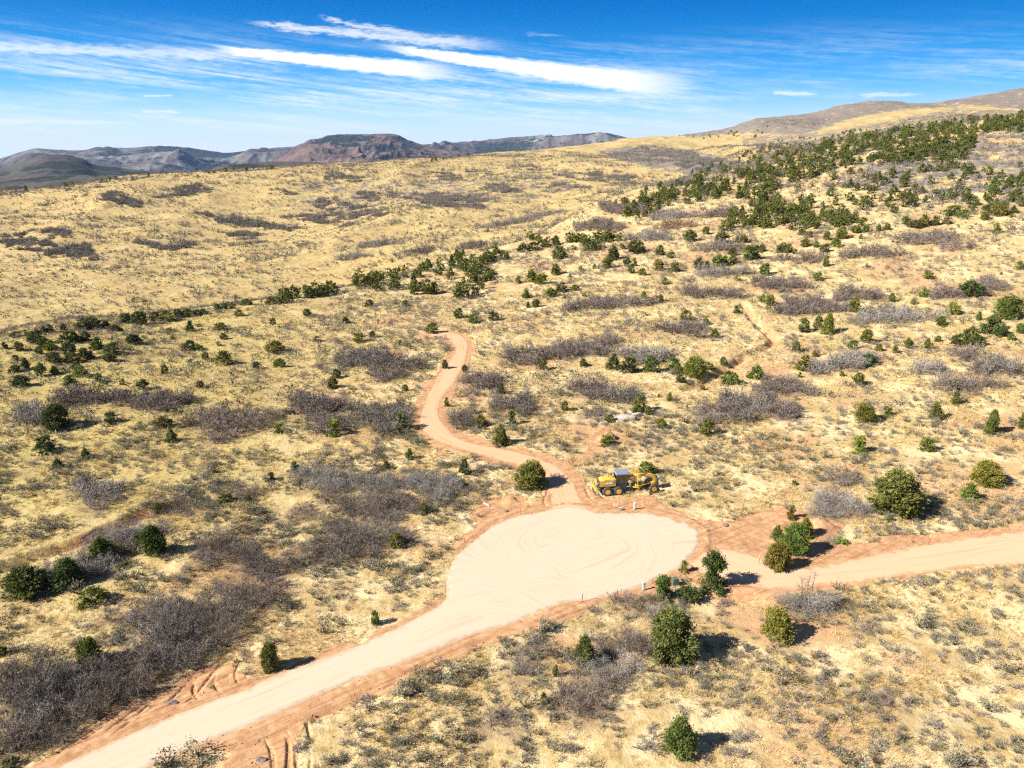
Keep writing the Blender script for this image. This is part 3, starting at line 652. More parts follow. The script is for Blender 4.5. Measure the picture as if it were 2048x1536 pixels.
def ax_road(x, y):
    dx, dy = x-CC[0], y-CC[1]; r = np.hypot(dx, dy); th = np.arctan2(dy, dx)
    s = dx*rdir[0]+dy*rdir[1]; t = dx*rn[0]+dy*rn[1]
    w_ = np.maximum(sstep(s, 4, 17), 1-sstep(r+3*(fbm(x/4, y/4, 2, 8)-.5), 4.5, 9))
    # fan shaped pushes at the rim
    fan = sstep(r, 8.5, 11.5)*(1-w_)
    al = (1-w_)*th*9+w_*s; ac = (1-w_)*r*1.3+w_*t*1.0
    return al*(1-fan)+r*fan, ac*(1-fan)+fan*th*9
sheet('gravel_road', ROAD, .42, .05, ax_road, MAT_GRAVEL, 'pale cream gravel road ending in a wide round turnaround', 'road', .16, 5)
ax_c = castpoly([(1420, 1135), (1560, 1160), (1760, 1142), (2040, 1100)])
def ax_line(P):
    P = catmull(P, 5) if len(P) < 12 else P
    def f(x, y):
        d, t = segdist(x, y, P, want_t=True)
        i = np.argmin((x[:, None]-P[None, :, 0])**2+(y[:, None]-P[None, :, 1])**2, 1); j = np.minimum(i+1, len(P)-1); i = j-1
        sg = np.sign((P[j, 0]-P[i, 0])*(y-P[i, 1])-(P[j, 1]-P[i, 1])*(x-P[i, 0])); return t, d*sg*1.6
    return f
sheet('dirt_road', CUT, .5, .04, ax_line(ax_c), MAT_CUT, 'graded pink dirt road leaving the turnaround to the right edge', 'road', .35, 9)
tn = np.gradient(TRACK, axis=0); tn /= np.hypot(tn[:, 0], tn[:, 1])[:, None]; tl = np.stack([-tn[:, 1], tn[:, 0]], 1)
hw_ = 2.1+.35*np.sin(np.arange(len(TRACK))*.35); hw_[:6] = np.linspace(3.2, 2.3, 6)
TP = np.vstack([TRACK+tl*hw_[:, None], (TRACK-tl*hw_[:, None])[::-1]])
TP = TP[np.r_[True, np.hypot(*np.diff(TP, axis=0).T) > .05]]
sheet('dirt_track', TP, .5, .035, ax_line(TRACK), MAT_TRACK, 'narrow red dirt track winding up the slope from the turnaround', 'track', .25, 13)

# ------------------------------------------------------------------ far mountains
def mountain_mat(name, kind):
    m, k, b = new_mat(name, 1.0); P = k.pos()
    n1 = k.noise(P, .0011, 5, .6); n2 = k.noise(P, .004, 6, .62); n3 = k.noise(P, .02, 5, .65); asp = k.attr('draw')
    if kind == 'mesa': A, B, C_, Dk = (.105, .064, .062), (.165, .115, .090), (.125, .11, .108), (.012, .024, .020)
    elif kind == 'foot': A, B, C_, Dk = (.075, .064, .056), (.088, .080, .064), (.060, .056, .056), (.016, .024, .014)
    else: A, B, C_, Dk = (.085, .066, .070), (.13, .112, .10), (.20, .195, .18), (.012, .024, .024)
    c = k.mix(k.ss(n2, .35, .65), A, B)
    c = k.mix(k.ss(n1, .48, .60), c, C_)
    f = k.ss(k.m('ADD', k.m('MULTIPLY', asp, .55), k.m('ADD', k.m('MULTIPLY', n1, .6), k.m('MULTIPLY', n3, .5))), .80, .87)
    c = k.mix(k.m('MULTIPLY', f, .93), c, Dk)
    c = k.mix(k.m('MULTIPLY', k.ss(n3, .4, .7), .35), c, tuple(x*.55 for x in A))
    plug(k, b, c, n3, .7, 12); return m
def mountain(name, sky, dist, depth, zb, amp, sc, mat, label, cat, seed, shape=1.4, na=500, nd=110, mesa=False):
    sky = np.array(sky, float); u = np.linspace(sky[0, 0], sky[-1, 0], na); v = _mono(sky[:, 0], sky[:, 1], u)
    a, f, z = ray(u, v); h = np.hypot(a, f); zc = CAM_H+z/h*dist
    s = np.concatenate([np.linspace(0, 1, nd), np.linspace(1, 1.8, 24)[1:]])
    D = dist-depth+s*depth
    x = (a/h)[:, None]*D; y = (f/h)[:, None]*D; S = np.broadcast_to(s, x.shape)
    x2 = x+sc*.25*fbm(x/sc, y/sc, 2, seed+9); y2 = y+sc*.25*fbm(x/sc, y/sc, 2, seed+13)
    rg = ridged(x2/sc, y2/sc, 5, seed, .52); g = rg-.62
    up = np.where(S < 1, S**shape, 1-((S-1)/.8)**1.5*1.3)
    if mesa: up = np.where(S < 1, sstep(S, .0, 1.0)*.55+.45*S**2.2, up)
    env = np.clip(np.sin(np.clip(S, 0, 1)*np.pi), 0, 1)**.7
    zz = zb+(zc[:, None]-zb)*up+g*amp*env*np.clip((zc[:, None]-zb)/(zc.max()-zb), .15, 1)+(ridged(x/sc*6, y/sc*6, 2, seed+3)-.6)*amp*.04*(S < 1.02)
    k_ = len(s); ii, jj = np.meshgrid(np.arange(na-1), np.arange(k_-1), indexing='ij')
    F = np.stack([ii*k_+jj, (ii+1)*k_+jj, (ii+1)*k_+jj+1, ii*k_+jj+1], -1).reshape(-1, 4)[:, ::-1]
    me = npmesh(name, np.stack([x, y, zz], -1).reshape(-1, 3), F, dict(draw=np.clip(1.1-rg, 0, 1).ravel()), True)
    return tag(obj(name, me, None, mat), label, cat, kind='structure')
MM, MF, MZ = mountain_mat('far_range', 'far'), mountain_mat('foothill_brush', 'foot'), mountain_mat('mesa_slopes', 'mesa')
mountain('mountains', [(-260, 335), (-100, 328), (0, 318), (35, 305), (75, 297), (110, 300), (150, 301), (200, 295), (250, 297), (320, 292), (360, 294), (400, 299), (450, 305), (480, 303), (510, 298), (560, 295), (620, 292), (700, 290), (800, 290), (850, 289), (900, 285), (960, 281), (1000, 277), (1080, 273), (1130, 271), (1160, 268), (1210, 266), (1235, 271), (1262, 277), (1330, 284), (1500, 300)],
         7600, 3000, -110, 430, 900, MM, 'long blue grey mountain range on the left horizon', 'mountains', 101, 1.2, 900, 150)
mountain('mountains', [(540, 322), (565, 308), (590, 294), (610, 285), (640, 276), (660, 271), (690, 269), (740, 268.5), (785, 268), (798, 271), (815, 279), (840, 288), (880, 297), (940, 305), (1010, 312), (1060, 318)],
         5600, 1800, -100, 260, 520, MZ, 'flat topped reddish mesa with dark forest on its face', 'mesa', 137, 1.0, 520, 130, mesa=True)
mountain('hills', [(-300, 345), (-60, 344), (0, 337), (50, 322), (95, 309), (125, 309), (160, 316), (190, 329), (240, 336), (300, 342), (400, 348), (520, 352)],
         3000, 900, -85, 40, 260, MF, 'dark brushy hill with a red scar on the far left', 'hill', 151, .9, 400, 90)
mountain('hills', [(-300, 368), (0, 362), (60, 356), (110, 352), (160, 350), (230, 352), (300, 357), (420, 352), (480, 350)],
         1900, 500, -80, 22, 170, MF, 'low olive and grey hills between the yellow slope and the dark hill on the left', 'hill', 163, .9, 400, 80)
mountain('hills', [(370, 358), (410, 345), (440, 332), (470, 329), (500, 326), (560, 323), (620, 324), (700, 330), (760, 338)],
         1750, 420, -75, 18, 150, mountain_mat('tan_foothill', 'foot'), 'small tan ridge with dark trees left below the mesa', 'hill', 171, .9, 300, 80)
# ------------------------------------------------------------------ vegetation prototypes (loose triangles)
def unit(v): return v/np.maximum(np.linalg.norm(v, axis=-1, keepdims=True), 1e-9)
def leaf_tris(c, size, rng, aspect=.55, out=None, bias=0.0):
    n = len(c); a = rng.normal(size=(n, 3))
    if out is not None: a = a+out*bias
    a = unit(a); b = unit(np.cross(a, rng.normal(size=(n, 3)))); s = np.asarray(size).reshape(-1, 1)*rng.uniform(.6, 1.35, (n, 1))
    return np.stack([c+a*s, c-a*s*.6+b*s*aspect, c-a*s*.6-b*s*aspect], 1)
def sticks(p, q, wd, rng):
    d = unit(q-p); s = unit(np.cross(d, rng.normal(size=p.shape)))*np.asarray(wd).reshape(-1, 1)*.5
    return np.stack([p+s, p-s, q], 1)
def juniper_tris(shape, ncl, per, size, seed, holes=0.0):
    """unit height crown, radius about .4; returns tris, rnd"""
    rng = np.random.default_rng(seed); C_ = []
    ph = rng.uniform(0, 6.28, 3)
    while len(C_) < ncl:
        t = rng.uniform(.04, 1.0); th = rng.uniform(0, 6.283)
        if shape == 'round': prof = (max(0, 1-((t-.36)/.64)**2) if t > .36 else 1-.35*((.36-t)/.36)**2)**.5
        elif shape == 'cone': prof = min(1, (1-t)**.72*1.12)*(.75+.25*min(1, t/.15))
        elif shape == 'column': prof = .82*min(1, ((1-t)/.45))**.5
        else: prof = (.55+.45*math.sin(t*9+1.0))*(1-t**3)**.5
        lob = 1+.14*math.sin(2*th+ph[0])+.14*math.sin(3*th+ph[1]+t*5)+.12*math.sin(5*th+ph[2]-t*8)+.10*math.sin(9*th+t*15+ph[0])
        if rng.uniform() > prof+.15: continue
        if holes and vnoise(np.array([th*1.1+seed]), np.array([t*5.0]), seed)[0] < holes: continue
        r = .40*prof*lob*math.sqrt(rng.uniform(.25, 1.0)); C_.append((r*math.cos(th), r*math.sin(th), t*.95, prof))
    C_ = np.array(C_); n = ncl*per
    c = np.repeat(C_[:, :3], per, 0); cr = (.062 if shape != 'open' else .055)*(.45+1.0*rng.uniform(size=(ncl,)))*(40/ncl)**.12
    off = rng.normal(size=(n, 3))*np.repeat(cr, per)[:, None]*np.array([1, 1, .85])
    p = c+off; out = unit(np.column_stack([p[:, 0], p[:, 1], (p[:, 2]-.35)*.6+.15]))
    p[:, 2] = np.maximum(p[:, 2], .015)
    return leaf_tris(p, size*1.1, rng, .40, out, 1.4), np.repeat(rng.uniform(0, 1, ncl), per)
def oak_tris(lod, seed):
    rng = np.random.default_rng(seed)
    ns, nt, nu, w0, w1 = {0: (30, 8, 3, .045, .024), 1: (16, 7, 2, .09, .062), 2: (9, 5, 0, .16, .12)}[lod]
    R, H = 1.25, 1.75
    th = rng.uniform(0, 6.283, ns); ph = np.arccos(rng.uniform(.12, 1, ns))
    tip = np.column_stack([np.cos(th)*np.sin(ph)*R, np.sin(th)*np.sin(ph)*R, np.cos(ph)*H*.9+.15])*rng.uniform(.72, 1.05, (ns, 1))
    bas = np.column_stack([np.cos(th)*.18*rng.uniform(0, 1, ns), np.sin(th)*.18, np.zeros(ns)]); mid = bas*.5+tip*.5+np.array([0, 0, .12])+rng.normal(size=(ns, 3))*.07
    T_ = [sticks(bas, mid, np.full(ns, w0), rng), sticks(mid, tip, np.full(ns, w0*.7), rng)]; rn = [rng.uniform(0, .4, ns)]*2
    tt = rng.uniform(.35, 1, (ns, nt, 1)); st = bas[:, None]*(1-tt)+tip[:, None]*tt+(mid-(bas+tip)/2)[:, None]*(1-(2*tt-1)**2)
    d = unit(unit(tip-bas)[:, None]*.9+rng.normal(size=(ns, nt, 3))*.75+np.array([0, 0, .25])); e = st+d*rng.uniform(.22, .5, (ns, nt, 1))
    T_.append(sticks(st.reshape(-1, 3), e.reshape(-1, 3), np.full(ns*nt, w1), rng)); rn.append(rng.uniform(.2, .9, ns*nt))
    if nu:
        uu = rng.uniform(.3, 1, (ns, nt, nu, 1)); s2 = st[:, :, None]*(1-uu)+e[:, :, None]*uu
        d2 = unit(d[:, :, None]+rng.normal(size=(ns, nt, nu, 3))*.9); e2 = s2+d2*rng.uniform(.1, .28, (ns, nt, nu, 1))
        T_.append(sticks(s2.reshape(-1, 3), e2.reshape(-1, 3), np.full(ns*nt*nu, w1*.8), rng)); rn.append(rng.uniform(.5, 1, ns*nt*nu))
    T_ = np.vstack(T_); T_[..., 2] = np.maximum(T_[..., 2], 0); return T_, np.concatenate(rn)
def sage_tris(lod, seed):
    rng = np.random.default_rng(seed); n, s = {0: (150, .050), 1: (34, .105), 2: (9, .25)}[lod]
    nc = {0: 14, 1: 7, 2: 4}[lod]
    th = rng.uniform(0, 6.283, nc); rr_ = .42*np.sqrt(rng.uniform(0, 1, nc)); cz = .14+.30*np.sqrt(np.clip(1-(rr_/.47)**2, 0, 1))*rng.uniform(.6, 1.1, nc)
    c = np.column_stack([np.cos(th)*rr_, np.sin(th)*rr_, cz]); k_ = rng.integers(0, nc, n)
    p = c[k_]+rng.normal(size=(n, 3))*np.array([.085, .085, .07]); p[:, 2] = np.maximum(p[:, 2], .02)
    T_ = leaf_tris(p, s, rng, .45, np.array([[0, 0, 1.0]]), .6); rn = rng.uniform(0, 1, nc)[k_]
    if lod == 0:
        m = 22; th = rng.uniform(0, 6.283, m); q = np.column_stack([np.cos(th)*.4, np.sin(th)*.4, rng.uniform(.15, .5, m)])
        T_ = np.vstack([T_, sticks(np.zeros((m, 3)), q, np.full(m, .035), rng)]); rn = np.concatenate([rn, rng.uniform(0, .15, m)])
    return T_, rn
def grass_tris(nb, wd, ht, seed):
    rng = np.random.default_rng(seed); th = rng.uniform(0, 6.283, nb); r0 = rng.uniform(0, .16, nb)
    p = np.column_stack([np.cos(th)*r0, np.sin(th)*r0, np.zeros(nb)]); d = np.column_stack([np.cos(th)*rng.uniform(.1, .8, nb), np.sin(th)*rng.uniform(.1, .8, nb), np.ones(nb)])
    q = p+unit(d)*ht*rng.uniform(.6, 1.25, (nb, 1)); return sticks(p, q, np.full(nb, wd), rng), rng.uniform(0, 1, nb)
def stamp(protos, P, scale, rng, zs=None, tint=None, spread=.5):
    """copies of loose-triangle prototypes at points P (N,3); per copy tint mixes with per-leaf rnd"""
    N = len(P); which = rng.integers(0, len(protos), N); outT, outR = [], []
    ang = rng.uniform(0, 6.283, N); tint = rng.uniform(0, 1, N) if tint is None else tint; zs = np.ones(N) if zs is None else zs
    for w_ in range(len(protos)):
        k_ = which == w_
        if not k_.any(): continue
        Tt, Rr = protos[w_]; ca, sa = np.cos(ang[k_])[:, None, None], np.sin(ang[k_])[:, None, None]; s = scale[k_][:, None, None]
        x = Tt[None, ..., 0]; y = Tt[None, ..., 1]
        o = np.empty((k_.sum(), *Tt.shape), np.float32)
        o[..., 0] = (x*ca-y*sa)*s+P[k_, 0][:, None, None]; o[..., 1] = (x*sa+y*ca)*s+P[k_, 1][:, None, None]
        o[..., 2] = Tt[None, ..., 2]*s*zs[k_][:, None, None]+P[k_, 2][:, None, None]
        outT.append(o.reshape(-1, 3, 3)); outR.append((Rr[None]*spread+tint[k_][:, None]*(1-spread)).reshape(-1))
    return np.concatenate(outT), np.concatenate(outR)

# ------------------------------------------------------------------ vegetation materials
def ramp_mat(name, stops, trans=0.0, objcol=False, gamma_var=.55):
    m, k, b = new_mat(name, 1.0); b.inputs['Specular IOR Level'].default_value = .05; r = k.attr('rnd')
    if objcol:
        oc = k.n('ShaderNodeObjectInfo', out=1)
        P = k.n('ShaderNodeTexCoord', out=3); n = k.noise(P, 3.0, 3)
        v = k.m('ADD', k.lin(r, 0, 1, .62, 1.35), k.m('MULTIPLY', k.m('SUBTRACT', n, .5), .8))
        hs = k.n('ShaderNodeHueSaturation', {0: k.lin(r, 0, 1, .525, .478), 1: 1.0, 2: v, 4: oc}); c = hs
    else:
        rp_ = k.t.nodes.new('ShaderNodeValToRGB'); k.t.links.new(r, rp_.inputs[0]); e = rp_.color_ramp.elements
        e[0].position, e[0].color = stops[0][0], (*stops[0][1], 1); e[1].position, e[1].color = stops[-1][0], (*stops[-1][1], 1)
        for p_, c_ in stops[1:-1]: x_ = e.new(p_); x_.color = (*c_, 1)
        c = rp_.outputs[0]
    k.t.links.new(c, b.inputs['Base Color'])
    if trans:
        tr = k.n('ShaderNodeBsdfTranslucent', {0: c}); mx = k.n('ShaderNodeMixShader', {0: trans, 1: b.outputs[0], 2: tr})
        o = [x for x in k.t.nodes if x.type == 'OUTPUT_MATERIAL'][0]; k.t.links.new(mx, o.inputs[0])
    return m
M_CROWN = ramp_mat('juniper_foliage', None, .12, True)
M_WOOD = ramp_mat('woodland_foliage', [(0, (.075, .095, .024)), (.5, (.115, .13, .03)), (1, (.165, .165, .036))], .1)
M_BARK = ramp_mat('bark', [(0, (.13, .10, .075)), (1, (.28, .23, .18))])
M_OAK = [ramp_mat('oak_twigs_grey', [(0, (.075, .062, .05)), (.5, (.175, .15, .128)), (1, (.32, .285, .25))]),
         ramp_mat('oak_twigs_mauve', [(0, (.08, .062, .05)), (.5, (.195, .155, .132)), (1, (.35, .29, .255))]),
         ramp_mat('oak_twigs_silver', [(0, (.12, .105, .09)), (.5, (.255, .23, .205)), (1, (.41, .38, .345))]),
         ramp_mat('oak_twigs_rust', [(0, (.11, .055, .035)), (.5, (.23, .13, .085)), (1, (.32, .21, .15))])]
M_FARB = ramp_mat('far_brush', [(0, (.12, .105, .085)), (.5, (.225, .195, .165)), (1, (.35, .315, .275))])
M_SAGE = ramp_mat('sagebrush', [(0, (.07, .064, .048)), (.35, (.155, .145, .10)), (.7, (.26, .25, .175)), (1, (.46, .445, .33))], .1)
M_GRASS = ramp_mat('dry_grass', [(0, (.27, .165, .06)), (.25, (.46, .33, .13)), (.6, (.66, .54, .27)), (1, (.86, .78, .52))], .35)

# ------------------------------------------------------------------ thickets
OAKP = {l: [oak_tris(l, 50+i+10*l) for i in range(5)] for l in (0, 1, 2)}
rg = np.random.default_rng(5); tot = 0
for (u, v, hw, hh, tilt, tone, lab), (p, med) in zip(TH, THP):
    if not len(p): continue
    lod = 0 if med < 105 else 1
    base = p.mean(0); base[2] = gheight(base[0], base[1])[0]
    q = p.copy(); q[:, 2] = gheight(q[:, 0], q[:, 1])-.03
    zmul = 1.15*(1.25 if (tone == 0 and v > 1150) else 1.0)*(.72 if hh <= 14 and med < 130 else 1)*(1.22 if med > 130 else 1)
    sc = rg.uniform(.7, 1.2, len(q))*(1.0 if med < 150 else 1.1 if med < 260 else 1.35)*zmul
    T_, R_ = stamp(OAKP[lod], q-base, sc, rg, rg.uniform(.8, 1.15, len(q)), None, .5); tot += len(T_)
    o = obj('oak_thicket', trimesh('oak_thicket', T_, dict(rnd=R_)), None, M_OAK[tone]); o.location = base
    tag(o, lab, 'thicket', 'thickets of leafless oak brush')
def scatter(r0, r1, dens, rng, azm=44):
    a = rad(azm); n = int(a*(r1*r1-r0*r0)*dens); th = rng.uniform(-a, a, n); r = np.sqrt(rng.uniform(r0*r0, r1*r1, n)); return np.sin(th)*r, np.cos(th)*r
FP = []
for i, (u, v, hw, hh, tilt) in enumerate(FAR):
    n = int(hw*hh*1.7); a_, b_ = ell_pts(u, v, hw, hh, tilt, n, rg); p = cast(a_, b_, hland, 300, 3000, 500); p = p[~np.isnan(p[:, 0])]
    keep = fbm(p[:, 0]/14, p[:, 1]/9, 3, 71) > .44; FP.append(p[keep])
x, y = scatter(330, 1120, .10, rg, 38); k_ = (fbm((x+y*.4)/60, (y-x*.4)/26, 3, 73) > .51) & (fbm(x/12, y/8, 2, 74) > .5)
FP.append(np.column_stack([x[k_], y[k_], gheight(x[k_], y[k_])])); FP = np.vstack(FP); T_, R_ = stamp(OAKP[2], FP, rg.lognormal(.2, .3, len(FP)), rg, None, None, .6); tot += len(T_)
o = obj('hillside_brush', trimesh('hillside_brush', T_, dict(rnd=R_)), None, M_FARB); tag(o, 'dark patches of leafless brush spread over the far yellow slope', 'brush', kind='stuff')
print('oak tris', tot, 'far shrubs', len(FP))

# ------------------------------------------------------------------ sagebrush and dry grass
def clear(x, y, rng, dirt_keep=.08, rim=.5):
    d, _ = masks(x, y)
    ok = rng.uniform(0, 1, len(x)) < np.where(d > .55, dirt_keep*(1-np.clip(d, 0, 1))*2+.008, 1)
    for P, pad in ((ROAD, rim), (CUT, rim)): ok &= boxed(x, y, P, 3, lambda a, b: sdist(a, b, P), 9) > pad
    ok &= boxed(x, y, TRACK, 6, lambda a, b: segdist(a, b, TRACK), 9) > 3.2
    for mx, my, r, _ in MOUND: ok &= np.hypot(x-mx, y-my) > r*.9
    return ok
rg = np.random.default_rng(21); ST, SR = [], []
SAGEP = {l: [sage_tris(l, 80+i+10*l) for i in range(6)] for l in (0, 1, 2)}
for r0, r1, dens, lod, sc0 in ((43, 135, 2.1, 0, 1.0), (135, 300, .95, 1, 1.15), (300, 560, .24, 2, 1.4), (560, 1150, .095, 2, 1.8)):
    x, y = scatter(r0, r1, dens, rg); cl_ = fbm(x/9+5, y/9, 3, 81); c2 = vnoise(x/2.2, y/2.2, 87)
    keep = rg.uniform(0, 1, len(x)) < (1-.5*sstep(np.degrees(np.arctan2(x, y)), -4, 14))*sstep(cl_, .34, .60)*.95*(.25+.75*(c2 > .45))+.03
    x, y = x[keep], y[keep]; ok = clear(x, y, rg) & (read_rast(rast, x, y) < .75); x, y = x[ok], y[ok]
    P_ = np.column_stack([x, y, gheight(x, y)-.02]); s_ = rg.lognormal(-.24, .42, len(x))*sc0
    T_, R_ = stamp(SAGEP[lod], P_, np.clip(s_, .3, 2.4), rg, rg.uniform(.95, 1.5, len(x)), None, .55); ST.append(T_); SR.append(R_); print('sage', r0, len(x), len(T_))
o = obj('sagebrush', trimesh('sagebrush', np.concatenate(ST), dict(rnd=np.concatenate(SR))), None, M_SAGE); tag(o, 'grey green sagebrush dotted all over the grassland', 'sagebrush', kind='stuff'); del ST, SR
LS, LR = [], []
for r0, r1, dens, lod, s0, s1, lo_, azr in ((43, 130, .42, 1, .30, .62, .50, (-44, 44)), (130, 320, .12, 1, .5, 1.0, .52, (-44, 44)), (300, 640, .07, 2, .9, 1.7, .42, (10, 40))):
    x, y = scatter(r0, r1, dens, rg); a_ = np.degrees(np.arctan2(x, y)); k_ = (fbm(x/13+3, y/13, 3, 111) > lo_) & (a_ > azr[0]) & (a_ < azr[1]); x, y = x[k_], y[k_]
    ok = clear(x, y, rg, .02, .4); x, y = x[ok], y[ok]
    T_, R_ = stamp(OAKP[lod], np.column_stack([x, y, gheight(x, y)-.02]), rg.uniform(s0, s1, len(x)), rg, rg.uniform(.6, 1.0, len(x)), None, .5); LS.append(T_); LR.append(R_); print('scrub', r0, len(x), len(T_))
o = obj('low_scrub', trimesh('low_scrub', np.concatenate(LS), dict(rnd=np.concatenate(LR))), None, M_FARB); tag(o, 'brownish bare low scrub mixed into the grass', 'scrub', kind='stuff'); del LS, LR
x, y = scatter(43, 135, 2.2, rg); d_, f_ = masks(x, y); sd_ = boxed(x, y, ROAD, 4, lambda a, b: sdist(a, b, ROAD), 9)
k_ = (rg.uniform(0, 1, len(x)) < np.where(d_ > .4, .75, .06)) & (sd_ > -.25) & (boxed(x, y, TRACK, 6, lambda a, b: segdist(a, b, TRACK), 9) > 2.2) & (boxed(x, y, CUT, 4, lambda a, b: sdist(a, b, CUT), 9) > -.2)
x, y = x[k_], y[k_]
def clod(seed):
    r = np.random.default_rng(seed); b_ = [np.array(v) for v in ((1, 0, 0), (0, 1, 0), (-1, 0, 0), (0, -1, 0), (0, 0, 1), (0, 0, -.3))]; b_ = [v*r.uniform(.6, 1.3) for v in b_]
    F = [(0, 1, 4), (1, 2, 4), (2, 3, 4), (3, 0, 4), (1, 0, 5), (2, 1, 5), (3, 2, 5), (0, 3, 5)]; return np.array([[b_[i] for i in f] for f in F]), np.full(8, .5)
T_, R_ = stamp([clod(i) for i in range(6)], np.column_stack([x, y, gheight(x, y)]), rg.lognormal(-2.75, .45, len(x)), rg, rg.uniform(.5, .9, len(x)), None, .3)
o = obj('dirt_clods', trimesh('dirt_clods', T_, dict(rnd=R_)), None, ramp_mat('clod_soil', [(0, (.26, .12, .06)), (.6, (.45, .25, .13)), (1, (.56, .42, .29))])); tag(o, 'loose red clods and stones on the bare shoulders', 'clods', kind='stuff')
GT, GRR = [], []
for r0, r1, dens, nb, wd, ht, sc0 in ((43, 80, 11, 8, .035, .34, 1), (80, 130, 5.5, 7, .05, .36, 1.15), (130, 235, 1.6, 5, .10, .38, 1.3)):
    x, y = scatter(r0, r1, dens, rg); cl_ = fbm(x/6, y/6+9, 3, 91)
    keep = rg.uniform(0, 1, len(x)) < sstep(cl_, .30, .58); x, y = x[keep], y[keep]
    ok = clear(x, y, rg, .02, .25) & (read_rast(rast, x, y) < .9); x, y = x[ok], y[ok]
    GP = [grass_tris(nb, wd, ht, 300+i) for i in range(6)]; P_ = np.column_stack([x, y, gheight(x, y)-.02])
    tt = np.clip(fbm(x/3.5, y/3.5, 3, 97)*1.9-.45+rg.normal(size=len(x))*.15, 0, 1)
    T_, R_ = stamp(GP, P_, rg.uniform(.7, 1.5, len(x))*sc0*.9, rg, rg.uniform(.55, 1.15, len(x)), tt, .4); GT.append(T_); GRR.append(R_); print('grass', r0, len(x), len(T_))
o = obj('dry_grass', trimesh('dry_grass', np.concatenate(GT), dict(rnd=np.concatenate(GRR))), None, M_GRASS); tag(o, 'pale straw coloured bunch grass covering the slopes', 'grass', kind='stuff'); del GT, GRR
